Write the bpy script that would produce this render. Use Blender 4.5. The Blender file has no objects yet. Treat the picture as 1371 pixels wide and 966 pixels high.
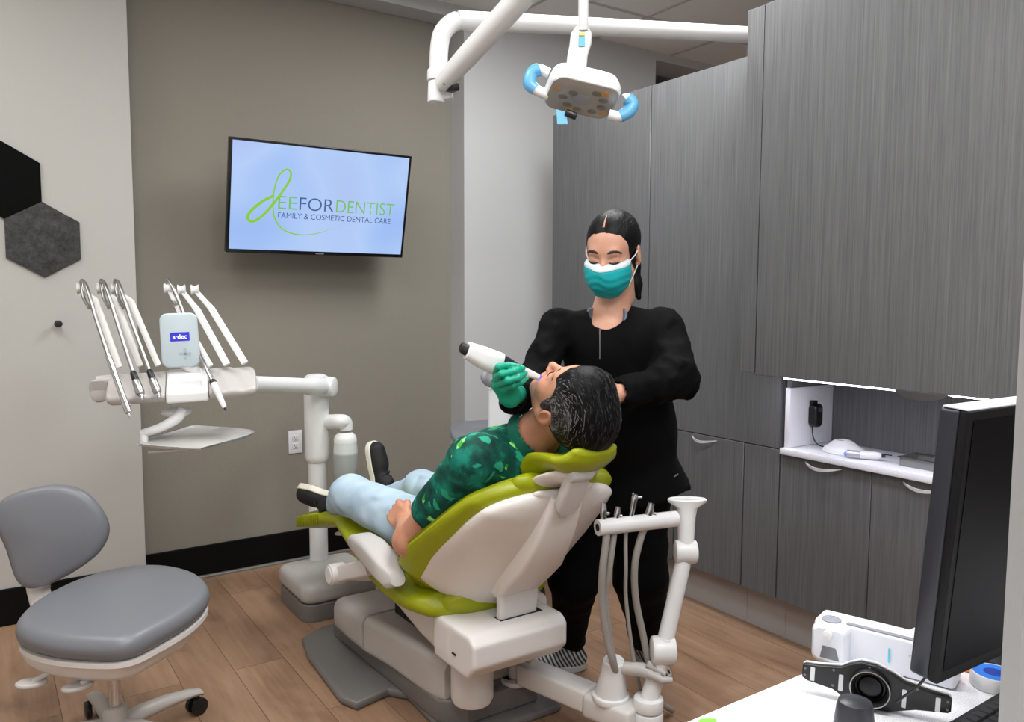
import bpy, bmesh, math, random
import numpy as np
from mathutils import Vector, Matrix
random.seed(7)
SC = bpy.context.scene
COL = SC.collection

# ------------------------------------------------------------------ camera
IMW, IMH, FPX = 1371, 966, 1071.6
PITCH, YAW, ROLL, CAMH = .0822075, .978664, .0033106, 1.34
_F = Vector((math.cos(PITCH)*math.cos(YAW), math.cos(PITCH)*math.sin(YAW), -math.sin(PITCH)))
_R0 = Vector((math.sin(YAW), -math.cos(YAW), 0)); _U0 = _R0.cross(_F)
_R = math.cos(ROLL)*_R0 + math.sin(ROLL)*_U0
_U = -math.sin(ROLL)*_R0 + math.cos(ROLL)*_U0
_C = Vector((0, 0, CAMH))
cam_d = bpy.data.cameras.new('camera'); cam = bpy.data.objects.new('camera', cam_d); COL.objects.link(cam)
cam_d.sensor_width = 36; cam_d.lens = FPX/IMW*36; cam_d.clip_start = .02
cam.matrix_world = Matrix(((_R.x, _U.x, -_F.x, 0), (_R.y, _U.y, -_F.y, 0), (_R.z, _U.z, -_F.z, CAMH), (0, 0, 0, 1)))
SC.camera = cam

def at(px, py, dep):
    """point seen at a photo pixel, at a distance along the view axis"""
    return _C + (_F + _R*((px-685.5)/FPX) - _U*((py-483)/FPX))*dep
def on(px, py, ax, v):
    d = _F + _R*((px-685.5)/FPX) - _U*((py-483)/FPX)
    return _C + d*((v-_C[ax])/d[ax])
def V(*a): return Vector(a)

# ------------------------------------------------------------------ light and exposure
SC.view_settings.view_transform = 'Standard'; SC.view_settings.look = 'None'
SC.view_settings.exposure = 0.0; SC.view_settings.gamma = 1.0
SC.view_settings.use_curve_mapping = False
SC.cycles.use_denoising = True
SC.cycles.max_bounces = 8
w = bpy.data.worlds.new('world'); SC.world = w; w.use_nodes = True
w.node_tree.nodes['Background'].inputs[0].default_value = (.9, .95, 1, 1)
w.node_tree.nodes['Background'].inputs[1].default_value = .15
TROFFERS = [(.15, 1.75, 22), (2.0, 2.35, 36), (.95, .35, 36), (-.6, 2.9, 8), (2.3, -.3, 14), (4.6, 2.0, 24), (-.3, -.9, 34)]  # last panel, behind the camera, is added to brighten the chair back
def area(name, loc, size, power, col=(.96, .985, 1), rot=(0, 0, 0)):
    l = bpy.data.lights.new(name, 'AREA'); l.shape = 'RECTANGLE'; l.size, l.size_y = size
    l.energy = power; l.color = col
    o = bpy.data.objects.new(name, l); COL.objects.link(o); o.location = loc; o.rotation_euler = rot
    return o
for i, (x, y, p) in enumerate(TROFFERS):
    area('ceiling_lamp', (x, y, 2.825), (.56, 1.16), p)
area('hallway_lamp', (4.4, 5.0, 2.6), (.6, .6), 6)

# ------------------------------------------------------------------ materials
def lin(c): return tuple(((v/255+.055)/1.055)**2.4 if v/255 > .04045 else v/255/12.92 for v in c)
def mat(name, rgb, rough=.5, metal=0, spec=.5, emit=None, estr=0, coat=0, alpha=1, trans=0):
    m = bpy.data.materials.new(name); m.use_nodes = True
    b = m.node_tree.nodes['Principled BSDF']
    b.inputs['Base Color'].default_value = (*lin(rgb), 1)
    b.inputs['Roughness'].default_value = rough; b.inputs['Metallic'].default_value = metal
    b.inputs['Specular IOR Level'].default_value = spec
    if emit: b.inputs['Emission Color'].default_value = (*lin(emit), 1); b.inputs['Emission Strength'].default_value = estr
    if coat: b.inputs['Coat Weight'].default_value = coat; b.inputs['Coat Roughness'].default_value = .15
    if alpha < 1: b.inputs['Alpha'].default_value = alpha
    if trans: b.inputs['Transmission Weight'].default_value = trans
    return m
def nodes(m): return m.node_tree.nodes, m.node_tree.links, m.node_tree.nodes['Principled BSDF']
def coords(m, scale=(1, 1, 1), rot=(0, 0, 0), kind='Object'):
    n, l, b = nodes(m); t = n.new('ShaderNodeTexCoord'); mp = n.new('ShaderNodeMapping')
    mp.inputs['Scale'].default_value = scale; mp.inputs['Rotation'].default_value = rot
    l.new(t.outputs[kind], mp.inputs['Vector']); return mp.outputs['Vector']
def ramp(m, fac, stops):
    n, l, b = nodes(m); r = n.new('ShaderNodeValToRGB')
    while len(r.color_ramp.elements) < len(stops): r.color_ramp.elements.new(.5)
    for e, (p, c) in zip(r.color_ramp.elements, stops): e.position = p; e.color = (*lin(c), 1)
    l.new(fac, r.inputs['Fac']); return r.outputs['Color']
def noise(m, vec, scale, detail=3, rough=.5, dist=0):
    n, l, b = nodes(m); t = n.new('ShaderNodeTexNoise'); t.inputs['Scale'].default_value = scale
    t.inputs['Detail'].default_value = detail; t.inputs['Roughness'].default_value = rough; t.inputs['Distortion'].default_value = dist
    l.new(vec, t.inputs['Vector']); return t.outputs['Fac']
def bump(m, fac, strength=.2, dist=.002):
    n, l, b = nodes(m); t = n.new('ShaderNodeBump'); t.inputs['Strength'].default_value = strength
    t.inputs['Distance'].default_value = dist; l.new(fac, t.inputs['Height']); l.new(t.outputs['Normal'], b.inputs['Normal'])
def setcol(m, c): n, l, b = nodes(m); l.new(c, b.inputs['Base Color'])
def mixc(m, fac, a, c, mode='MIX'):
    n, l, b = nodes(m); t = n.new('ShaderNodeMix'); t.data_type = 'RGBA'; t.blend_type = mode
    for s, v in ((t.inputs[0], fac), (t.inputs[6], a), (t.inputs[7], c)):
        if hasattr(v, 'is_output') or isinstance(v, bpy.types.NodeSocket): l.new(v, s)
        elif isinstance(v, tuple): s.default_value = (*lin(v), 1)
        else: s.default_value = v
    return t.outputs[2]

def wall_mat(name, rgb, bs=.35):
    m = mat(name, rgb, .75, spec=.25); v = coords(m)
    bump(m, noise(m, v, 160, 4, .6), bs, .0025); return m
def streak_mat(name, lo, hi, rough=.45):
    m = mat(name, hi, rough, spec=.4); v = coords(m, (90, 90, 1.1), kind='Object')
    a = noise(m, v, 2.2, 4, .65); v2 = coords(m, (420, 420, 5)); b2 = noise(m, v2, 1.0, 2)
    n, l, b = nodes(m); ad = n.new('ShaderNodeMath'); ad.operation = 'MULTIPLY_ADD'
    l.new(b2, ad.inputs[0]); ad.inputs[1].default_value = .35; l.new(a, ad.inputs[2])
    setcol(m, ramp(m, ad.outputs[0], [(.42, lo), (.9, hi)])); return m
M = {}
M['taupe'] = wall_mat('taupe_paint', (136, 131, 121), .5)
M['white_wall'] = wall_mat('white_paint', (182, 180, 175), .15)
M['front_wall'] = wall_mat('bright_white_paint', (236, 236, 234), .1)
M['grey_wall'] = wall_mat('pale_grey_paint', (188, 188, 189), .15)
M['black_base'] = mat('black_vinyl', (6, 6, 7), .6, spec=.15)
M['trim_metal'] = mat('trim_metal', (150, 150, 150), .35, .5)
M['laminate'] = streak_mat('grey_streaked_laminate', (80, 80, 81), (108, 108, 109))
M['gap'] = mat('dark_gap', (12, 12, 12), .8)
M['kick'] = mat('toe_kick', (172, 167, 165), .45)
M['white_lam'] = mat('white_laminate', (226, 226, 230), .35)
M['white_top'] = mat('white_solid_surface', (236, 236, 240), .3)
_v = coords(M['white_top']); setcol(M['white_top'], ramp(M['white_top'], noise(M['white_top'], _v, 500, 2), [(.35, (205, 205, 210)), (.5, (238, 238, 242))]))
M['white_plastic'] = mat('white_plastic', (226, 226, 226), .32)
M['warm_plastic'] = mat('warm_white_plastic', (212, 208, 205), .38)
M['grey_plastic'] = mat('light_grey_plastic', (184, 180, 176), .38)
M['dark_plastic'] = mat('grey_base_plastic', (112, 109, 107), .42)
M['black_plastic'] = mat('black_plastic', (14, 14, 16), .4)
M['gloss_black'] = mat('gloss_black', (6, 6, 8), .12)
M['chrome'] = mat('chrome', (200, 200, 202), .16, 1)
M['satin'] = mat('satin_steel', (170, 168, 166), .34, 1)
M['hose'] = mat('grey_hose', (150, 146, 140), .55)
M['green_vinyl'] = mat('green_vinyl', (150, 158, 10), .4, spec=.45)
_v = coords(M['green_vinyl']); bump(M['green_vinyl'], noise(M['green_vinyl'], _v, 380, 2), .12, .001)
M['grey_vinyl'] = mat('grey_vinyl', (112, 114, 120), .38)
_v = coords(M['grey_vinyl']); bump(M['grey_vinyl'], noise(M['grey_vinyl'], _v, 420, 2), .12, .001)
M['led'] = mat('led_strip', (255, 255, 255), .5, emit=(225, 225, 255), estr=9)

# wood floor
m = M['wood'] = mat('oak_plank_floor', (160, 125, 98), .42, spec=.4)
n, l, b = nodes(m)
v = coords(m, (1, 1, 1), (0, 0, math.pi/2))
br = n.new('ShaderNodeTexBrick'); br.inputs['Scale'].default_value = 1
br.inputs['Brick Width'].default_value = 1.2; br.inputs['Row Height'].default_value = .18
br.inputs['Mortar Size'].default_value = .0012; br.inputs['Mortar Smooth'].default_value = .1
br.offset = .37; br.inputs['Color1'].default_value = (0, 0, 0, 1); br.inputs['Color2'].default_value = (1, 1, 1, 1)
br.inputs['Mortar'].default_value = (.5, .5, .5, 1); l.new(v, br.inputs['Vector'])
# grain, shifted from plank to plank
vg = coords(m, (14, 1.1, 1)); vo = n.new('ShaderNodeVectorMath'); vo.operation = 'MULTIPLY_ADD'
l.new(br.outputs['Color'], vo.inputs[0]); vo.inputs[1].default_value = (37, 19, 0); l.new(vg, vo.inputs[2])
g1 = noise(m, vo.outputs[0], 1.6, 6, .62, .6)
vk = coords(m, (3.2, 1.2, 1)); vo2 = n.new('ShaderNodeVectorMath'); vo2.operation = 'MULTIPLY_ADD'
l.new(br.outputs['Color'], vo2.inputs[0]); vo2.inputs[1].default_value = (11, 23, 0); l.new(vk, vo2.inputs[2])
g2 = noise(m, vo2.outputs[0], 1.3, 4, .6, 1.4)
c1 = ramp(m, g1, [(.28, (118, 90, 70)), (.5, (156, 126, 102)), (.74, (178, 148, 124))])
c2 = ramp(m, g2, [(.3, (116, 88, 68)), (.46, (156, 126, 102)), (.7, (174, 144, 120))])
cc = mixc(m, .5, c1, c2)
pt = ramp(m, br.outputs['Color'], [(0, (228, 224, 220)), (1, (255, 250, 246))])
cc = mixc(m, 1.0, cc, pt, 'MULTIPLY')
cc = mixc(m, br.outputs['Fac'], cc, (84, 60, 44))
setcol(m, cc); bump(m, g1, .15, .002)
# ceiling tile
m = M['ceil'] = mat('ceiling_tile', (242, 241, 240), .9, spec=.1)
v = coords(m); bump(m, noise(m, v, 220, 3, .7), .4, .003)

# ------------------------------------------------------------------ helpers
def tag(o, label=None, cat=None, group=None, kind=None):
    for k, x in (('label', label), ('category', cat), ('group', group), ('kind', kind)):
        if x: o[k] = x
    return o
def empty(name, loc=(0, 0, 0), label=None, cat=None, group=None):
    o = bpy.data.objects.new(name, None); COL.objects.link(o); o.location = loc
    o.empty_display_size = .05
    return tag(o, label, cat, group)
def link(name, me, m, parent=None, smooth=True):
    o = bpy.data.objects.new(name, me); COL.objects.link(o)
    if m:
        for x in (m if isinstance(m, (list, tuple)) else [m]): me.materials.append(x)
    if smooth: me.polygons.foreach_set('use_smooth', [True]*len(me.polygons))
    if parent:
        o.parent = parent; p = Vector((0, 0, 0)); q = parent
        while q: p += q.location; q = q.parent
        o.location = -p           # geometry is given in room coordinates
    return o
class MB:
    """collects shapes into one mesh"""
    def __init__(s): s.bm = bmesh.new()
    def box(s, c, h, rot=None, bev=0, seg=2, mi=0):
        t = bmesh.new(); bmesh.ops.create_cube(t, size=2)
        for v in t.verts: v.co = Vector((v.co.x*h[0], v.co.y*h[1], v.co.z*h[2]))
        if bev: bmesh.ops.bevel(t, geom=t.edges[:], offset=bev, segments=seg, profile=.5, affect='EDGES')
        mt = (rot.to_4x4() if rot else Matrix.Identity(4)); mt.translation = Vector(c)
        t.transform(mt); s._add(t, mi); return s
    def boxx(s, x0, x1, y0, y1, z0, z1, bev=0, seg=2, mi=0):
        return s.box(((x0+x1)/2, (y0+y1)/2, (z0+z1)/2), ((x1-x0)/2, (y1-y0)/2, (z1-z0)/2), None, bev, seg, mi)
    def _add(s, t, mi=0):
        off = len(s.bm.verts); vs = [s.bm.verts.new(v.co) for v in t.verts]
        t.verts.index_update()
        for f in t.faces:
            try: nf = s.bm.faces.new([vs[v.index] for v in f.verts]); nf.material_index = mi
            except ValueError: pass
        t.free()
    def loft(s, rings, cap=True, mi=0, closed=True):
        R = [[s.bm.verts.new(p) for p in r] for r in rings]; n = len(R[0])
        for a, b in zip(R[:-1], R[1:]):
            for i in range(n if closed else n-1):
                j = (i+1) % n
                try: s.bm.faces.new((a[i], a[j], b[j], b[i])).material_index = mi
                except ValueError: pass
        if cap:
            for r, fl in ((R[0], True), (R[-1], False)):
                try: s.bm.faces.new(r[::-1] if fl else r).material_index = mi
                except ValueError: pass
        return s
    def tube(s, pts, rad, n=14, smooth=0, mi=0, flat=1.0, up=None):
        pts = [Vector(p) for p in pts]; rad = list(rad) if hasattr(rad, '__len__') else [rad]*len(pts)
        if smooth: pts, rad = catmull(pts, rad, smooth)
        rings = []; prev = None
        for i, p in enumerate(pts):
            t = (pts[min(i+1, len(pts)-1)]-pts[max(i-1, 0)]).normalized()
            if prev is None:
                a = up.copy() if up else (V(0, 0, 1) if abs(t.z) < .9 else V(1, 0, 0))
            else: a = prev
            a = (a-t*a.dot(t)).normalized(); prev = a; bb = t.cross(a)
            rings.append([p+(a*math.cos(k*2*math.pi/n)*flat+bb*math.sin(k*2*math.pi/n))*rad[i] for k in range(n)])
        s.loft(rings, mi=mi); return s
    def cyl(s, a, b, r, r2=None, n=24, bev=0, mi=0):
        a, b = Vector(a), Vector(b); r2 = r if r2 is None else r2
        d = (b-a).normalized()
        if bev: s.tube([a, a+d*bev*.3, a+d*bev, b-d*bev, b-d*bev*.3, b], [r-bev, r-bev*.3, r, r2, r2-bev*.3, r2-bev], n, mi=mi)
        else: s.tube([a, b], [r, r2], n, mi=mi)
        return s
    def lathe(s, base, axis, prof, n=28, mi=0, cap=True):
        axis = Vector(axis).normalized(); base = Vector(base)
        a = V(0, 0, 1) if abs(axis.z) < .9 else V(1, 0, 0); a = (a-axis*a.dot(axis)).normalized(); b = axis.cross(a)
        s.loft([[base+axis*h+(a*math.cos(k*2*math.pi/n)+b*math.sin(k*2*math.pi/n))*max(r, .0003) for k in range(n)] for r, h in prof], mi=mi, cap=cap); return s
    def sph(s, c, r, rot=None, mi=0, n=20):
        t = bmesh.new(); bmesh.ops.create_uvsphere(t, u_segments=n, v_segments=n//2+2, radius=1)
        r = r if hasattr(r, '__len__') else (r, r, r)
        for v in t.verts: v.co = Vector((v.co.x*r[0], v.co.y*r[1], v.co.z*r[2]))
        mt = (rot.to_4x4() if rot else Matrix.Identity(4)); mt.translation = Vector(c)
        t.transform(mt); s._add(t, mi); return s
    def slab(s, pts, nrm, th, bev=0, seg=3, mi=0):
        """outline polygon (3d, planar) thickened along nrm, with rounded rim"""
        pts = [Vector(p) for p in pts]; nrm = Vector(nrm).normalized(); c = sum(pts, Vector())/len(pts)
        def inset(d):
            out = []; n = len(pts)
            for i in range(n):
                t = (pts[(i+1) % n]-pts[i-1]).normalized(); inn = nrm.cross(t)
                if inn.dot(c-pts[i]) < 0 and False: inn = -inn
                out.append(pts[i]+inn*d*SGN[0])
            return out
        area2 = sum((pts[i]-c).cross(pts[(i+1) % len(pts)]-c).dot(nrm) for i in range(len(pts)))
        SGN = [1 if area2 > 0 else -1]
        rings = []
        if bev:
            hi = []
            for k in range(seg+1):
                a = k/seg*math.pi/2; hi.append([p+nrm*(th-bev+bev*math.sin(a)) for p in inset(bev*(1-math.cos(a)))])
            lo = []
            for k in range(seg+1):
                a = (1-k/seg)*math.pi/2; lo.append([p+nrm*(bev-bev*math.sin(a)) for p in inset(bev*(1-math.cos(a)))])
            rings = lo+hi
        else: rings = [pts, [p+nrm*th for p in pts]]
        s.loft(rings, mi=mi); return s
    def obj(s, name, m, parent=None, smooth=True, auto=True):
        bmesh.ops.recalc_face_normals(s.bm, faces=s.bm.faces[:])
        me = bpy.data.meshes.new(name); s.bm.to_mesh(me); s.bm.free()
        o = link(name, me, m, parent, smooth)
        if smooth and auto:
            try: me.set_sharp_from_angle(angle=math.radians(38))
            except Exception: pass
        return o
def catmull(pts, rad, k):
    P = [pts[0]]+list(pts)+[pts[-1]]; Rr = [rad[0]]+list(rad)+[rad[-1]]; op, orr = [], []
    for i in range(1, len(P)-2):
        for j in range(k):
            t = j/k; a, b, c, d = P[i-1], P[i], P[i+1], P[i+2]
            op.append(.5*((2*b)+(c-a)*t+(2*a-5*b+4*c-d)*t*t+(3*b-a-3*c+d)*t**3))
            orr.append(Rr[i]*(1-t)+Rr[i+1]*t)
    op.append(P[-2]); orr.append(Rr[-2]); return op, orr
def smooth_closed(pts, k=6):
    pts = [Vector(p) for p in pts]; n = len(pts); out = []
    for i in range(n):
        a, b, c, d = pts[i-1], pts[i], pts[(i+1) % n], pts[(i+2) % n]
        for j in range(k):
            t = j/k; out.append(.5*((2*b)+(c-a)*t+(2*a-5*b+4*c-d)*t*t+(3*b-a-3*c+d)*t**3))
    return out
def rrect(w, h, r, n=5):
    """rounded rectangle outline in 2d, half sizes"""
    out = []
    for cx, cy, a0 in ((w-r, h-r, 0), (-w+r, h-r, 90), (-w+r, -h+r, 180), (w-r, -h+r, 270)):
        for k in range(n+1):
            a = math.radians(a0+90*k/n); out.append((cx+r*math.cos(a), cy+r*math.sin(a)))
    return out
def frame_mat(fwd, up):
    """rotation: local y = fwd, z = up-ish"""
    y = Vector(fwd).normalized(); x = y.cross(Vector(up)).normalized(); z = x.cross(y)
    return Matrix(((x.x, y.x, z.x), (x.y, y.y, z.y), (x.z, y.z, z.z)))
def text(name, body, size, loc, rot, m, parent=None, ext=.0004, off=0, align='LEFT', sx=1):
    c = bpy.data.curves.new(name, 'FONT'); c.body = body; c.size = size; c.extrude = ext; c.offset = off; c.align_x = align
    t = bpy.data.objects.new('tmp', c); COL.objects.link(t)
    dg = bpy.context.evaluated_depsgraph_get(); me = bpy.data.meshes.new_from_object(t.evaluated_get(dg))
    bpy.data.objects.remove(t)
    mt = rot.to_4x4(); mt.translation = Vector(loc); me.transform(mt @ Matrix.Diagonal((sx, 1, 1, 1)))
    return link(name, me, m, parent, False)
def text_fit(name, body, x0, x1, y0, hgt, org, Rt, m, parent, ext=.0004, off=0):
    """lettering stretched to run from x0 to x1, capitals hgt tall, on a plane at org with axes Rt"""
    c = bpy.data.curves.new(name, 'FONT'); c.body = body; c.size = 1; c.extrude = 0; c.offset = off
    t = bpy.data.objects.new('tmp', c); COL.objects.link(t); dg = bpy.context.evaluated_depsgraph_get(); me = bpy.data.meshes.new_from_object(t.evaluated_get(dg)); bpy.data.objects.remove(t)
    xs = [v.co.x for v in me.vertices]; ys_ = [v.co.y for v in me.vertices]; a, b_, c_, d = min(xs), max(xs), min(ys_), max(ys_)
    for v in me.vertices: v.co = Vector(org)+Rt@Vector((x0+(v.co.x-a)/(b_-a)*(x1-x0), y0+(v.co.y-c_)/(d-c_)*hgt, ext))
    return link(name, me, m, parent, False)

# ------------------------------------------------------------------ smooth volumes (signed distance fields meshed by surface nets)
def _a(v): return np.array(v, dtype=np.float32)
def s_cap(a, b, ra, rb=None):
    a, b = _a(a), _a(b); rb = ra if rb is None else rb; ab = b-a; L = float(ab@ab)+1e-12
    def f(P):
        t = np.clip(((P-a)@ab)/L, 0, 1); return np.linalg.norm(P-a-t[:, None]*ab, axis=1)-(ra+(rb-ra)*t)
    f.bb = (np.minimum(a-ra, b-rb), np.maximum(a+ra, b+rb)); return f
def s_ell(c, r, rot=None):
    c, r = _a(c), _a(r); Rm = np.array(rot, dtype=np.float32) if rot is not None else None
    def f(P):
        q = P-c
        if Rm is not None: q = q@Rm
        k0 = np.linalg.norm(q/r, axis=1); k1 = np.linalg.norm(q/(r*r), axis=1)+1e-9
        return k0*(k0-1)/k1
    m = float(r.max()); f.bb = (c-m, c+m); return f
def s_box(c, h, rr=.01, rot=None):
    c, h = _a(c), _a(h); Rm = np.array(rot, dtype=np.float32) if rot is not None else None
    def f(P):
        q = P-c
        if Rm is not None: q = q@Rm
        q = np.abs(q)-(h-rr); return np.linalg.norm(np.maximum(q, 0), axis=1)+np.minimum(q.max(axis=1), 0)-rr
    m = float(np.linalg.norm(h)); f.bb = (c-m, c+m); return f
def s_plane(p, nrm):
    p, nrm = _a(p), _a(nrm); nrm = nrm/np.linalg.norm(nrm)
    return lambda P: (P-p)@nrm
def s_u(k, *fs):
    def f(P):
        d = fs[0](P)
        for g in fs[1:]:
            e = g(P); h = np.maximum(k-np.abs(d-e), 0)/k; d = np.minimum(d, e)-h*h*k*.25
        return d
    bs = [g.bb for g in fs if hasattr(g, 'bb')]
    f.bb = (np.min([b[0] for b in bs], axis=0), np.max([b[1] for b in bs], axis=0)); return f
def s_sub(a, b, k=.003):
    def f(P):
        d = a(P); e = -b(P); h = np.maximum(k-np.abs(d-e), 0)/k; return np.maximum(d, e)+h*h*k*.25
    f.bb = a.bb; return f
def s_int(a, b, k=.003):
    def f(P):
        d = a(P); e = b(P); h = np.maximum(k-np.abs(d-e), 0)/k; return np.maximum(d, e)+h*h*k*.25
    f.bb = a.bb; return f
def s_off(a, r):
    f = lambda P: a(P)-r
    f.bb = (a.bb[0]-abs(r), a.bb[1]+abs(r)); return f
def s_chain(pts, rad, k=.02):
    return s_u(k, *[s_cap(pts[i], pts[i+1], rad[i], rad[i+1]) for i in range(len(pts)-1)])
def s_local(f, origin, Rm):
    """place a field given in local axes (3x3 columns = axes) at origin"""
    o = _a(origin); Rn = np.array(Rm, dtype=np.float32)
    g = lambda P: f((P-o)@Rn)
    c = (f.bb[0]+f.bb[1])/2; h = (f.bb[1]-f.bb[0])/2; wc = Rn@c+o; m = np.abs(Rn)@h; g.bb = (wc-m, wc+m); return g
def s_wrinkle(a, amp, freq, stretch=(1, 1, 1), seed=0):
    rs = np.random.RandomState(seed); D = rs.randn(7, 3); D /= np.linalg.norm(D, axis=1)[:, None]; D = (D*np.array(stretch)).astype(np.float32); ph = rs.rand(7)*6.28
    def f(P):
        d = a(P); q = P*freq; near = np.abs(d) < .05; n = np.zeros(len(P), np.float32); Q = q[near]
        if len(Q):
            wv = np.zeros(len(Q), np.float32)
            for i in range(7): wv += np.sin(Q@D[i]*(1+.35*i)+ph[i]+1.3*wv)/(1+.25*i)
            n[near] = wv/2.5
        return d+amp*n
    f.bb = (a.bb[0]-abs(amp), a.bb[1]+abs(amp)); return f
def sdf_mesh(f, h, name='m'):
    lo, hi = f.bb[0]-2.5*h, f.bb[1]+2.5*h
    n = np.ceil((hi-lo)/h).astype(int)+1
    xs = [lo[i]+h*np.arange(n[i], dtype=np.float32) for i in range(3)]
    B = 6; nb = -(-n//B)                      # coarse blocks first, then only the cells near the surface
    cen = np.stack(np.meshgrid(*[lo[i]+h*(B*np.arange(nb[i])+(B-1)/2) for i in range(3)], indexing='ij'), -1).reshape(-1, 3).astype(np.float32)
    dc_ = np.concatenate([f(cen[i:i+200000]) for i in range(0, len(cen), 200000)]).reshape(nb)
    Vv = np.repeat(np.repeat(np.repeat(dc_, B, 0), B, 1), B, 2)[:n[0], :n[1], :n[2]].astype(np.float32)
    act_b = np.abs(dc_) < h*B*.87*1.7+.012
    am_ = np.repeat(np.repeat(np.repeat(act_b, B, 0), B, 1), B, 2)[:n[0], :n[1], :n[2]]
    ii_ = np.argwhere(am_); vals = np.empty(len(ii_), np.float32)
    for i in range(0, len(ii_), 200000):
        q = ii_[i:i+200000]; vals[i:i+200000] = f((lo+q*h).astype(np.float32))
    Vv[am_] = vals
    ins = Vv < 0
    C = [slice(None, -1), slice(1, None)]
    cnt = np.zeros(n-1, np.float32); acc = np.zeros((*(n-1), 3), np.float32)
    for ax in range(3):
        for u in (0, 1):
            for v_ in (0, 1):
                o = [a for a in range(3) if a != ax]; s0 = [None]*3; s1 = [None]*3
                s0[ax], s1[ax] = C[0], C[1]; s0[o[0]] = s1[o[0]] = C[u]; s0[o[1]] = s1[o[1]] = C[v_]
                a, b = Vv[tuple(s0)], Vv[tuple(s1)]; cr = (a < 0) != (b < 0)
                t = np.where(cr, a/np.where(cr, a-b, 1), 0); cnt += cr
                acc[..., ax] += t*cr; acc[..., o[0]] += u*cr; acc[..., o[1]] += v_*cr
    act = cnt > 0; idx = -np.ones(n-1, np.int64); idx[act] = np.arange(act.sum())
    base = np.stack(np.nonzero(act), -1).astype(np.float32)
    verts = lo+(base+acc[act]/cnt[act][:, None])*h
    quads = []
    for ax in range(3):
        o = [(ax+1) % 3, (ax+2) % 3]
        sl = [slice(None)]*3; sl[ax] = C[0]; s2 = list(sl); s2[ax] = C[1]
        a = ins[tuple(sl)]; b = ins[tuple(s2)]
        inner = [slice(None)]*3
        for q in o: inner[q] = slice(1, -1)
        ii = np.argwhere((a != b)[tuple(inner)]); 
        if not len(ii): continue
        for q in o: ii[:, q] += 1
        fl = a[tuple(ii.T)]
        def g(d0, d1):
            j = ii.copy(); j[:, o[0]] -= d0; j[:, o[1]] -= d1; return idx[tuple(j.T)]
        Q = np.stack([g(1, 1), g(0, 1), g(0, 0), g(1, 0)], -1); Q[~fl] = Q[~fl][:, ::-1]; quads.append(Q)
    Q = np.concatenate(quads); Q = Q[(Q >= 0).all(axis=1)]
    me = bpy.data.meshes.new(name)
    me.vertices.add(len(verts)); me.vertices.foreach_set('co', verts.astype(np.float32).ravel())
    me.loops.add(len(Q)*4); me.loops.foreach_set('vertex_index', Q.astype(np.int32).ravel())
    me.polygons.add(len(Q)); me.polygons.foreach_set('loop_start', np.arange(0, len(Q)*4, 4, dtype=np.int32))
    me.polygons.foreach_set('loop_total', np.full(len(Q), 4, np.int32)); me.update(calc_edges=True); me.validate()
    return me
def sdf_obj(name, f, h, m, parent=None): return link(name, sdf_mesh(f, h, name), m, parent)

# ================================================================== THE ROOM
def struct(name, mb, m, **k): return tag(mb.obj(name, m, None, False), kind='structure')
YB, YW, XL, XR = 3.902, 3.751, .584, 2.211       # niche wall, flanking walls, their edges
ZC, ZH = 2.85, 2.784
struct('floor', MB().boxx(-2.2, 7, -2.2, 8, -.1, 0), M['wood'])
cl = MB()
cl.boxx(-2.2, 7, -2.2, 8, ZC, ZC+.1)
struct('ceiling', cl, M['ceil'])
g = MB()
for i in range(-4, 12):
    x = .06+.61*i; g.boxx(x-.008, x+.008, -2.2, YW, ZC-.006, ZC+.001)
for i in range(-5, 8):
    y = 3.32+.61*(i-5) if i < 6 else 3.32+.61*(i-5)
    if y < YW: g.boxx(-2.2, 7, y-.008, y+.008, ZC-.0062, ZC+.001)
struct('trim_1', g, mat('ceiling_grid', (190, 188, 186), .6))
struct('wall_back', MB().boxx(XL-.2, XR+.2, YB, YB+.1, 0, ZC), M['taupe'])
struct('wall_back_left', MB().boxx(-2.2, XL, YW, YB+.1, 0, ZC), M['white_wall'])
struct('wall_back_right', MB().boxx(XR, 3.595, YW, YB+.1, 0, ZC), M['grey_wall'])
struct('wall_header', MB().boxx(XL, XR, YW, YB, ZH, ZC).boxx(3.595, 7, YW, YB+.1, 2.80, ZC), M['grey_wall'])
struct('wall_left', MB().boxx(-2.2, -2.1, -2.2, 4, 0, ZC), M['front_wall'])
struct('wall_front', MB().boxx(-2.2, 7, -2.2, -2.1, 0, ZC), M['front_wall'])
struct('wall_right', MB().boxx(6.9, 7, -2.2, 8, 0, ZC), M['grey_wall'])
struct('wall_hallway', MB().boxx(3.0, 7, 6.4, 6.5, 0, 2.7).boxx(3.0, 3.1, YB+.1, 6.4, 0, 2.7), M['grey_wall'])
struct('trim_hallway', MB().boxx(3.0, 7, YB+.1, 6.5, 2.66, 2.74), M['grey_wall'])
struct('baseboard_back', MB().boxx(XL, XR, YB-.012, YB, .012, .152, .004), M['black_base'])
struct('baseboard_left', MB().boxx(-2.2, XL+.002, YW-.012, YW, .0, .152, .004).boxx(XL, XL+.012, YW-.012, YB, 0, .152), M['black_base'])
struct('baseboard_right', MB().boxx(XR-.012, XR, YW-.012, YB, 0, .152).boxx(XR, 3.595, YW-.012, YW, 0, .152), M['black_base'])
struct('trim_2', MB().boxx(XL, XR, YB-.03, YB-.012, .0, .012, .004), M['trim_metal'])
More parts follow.
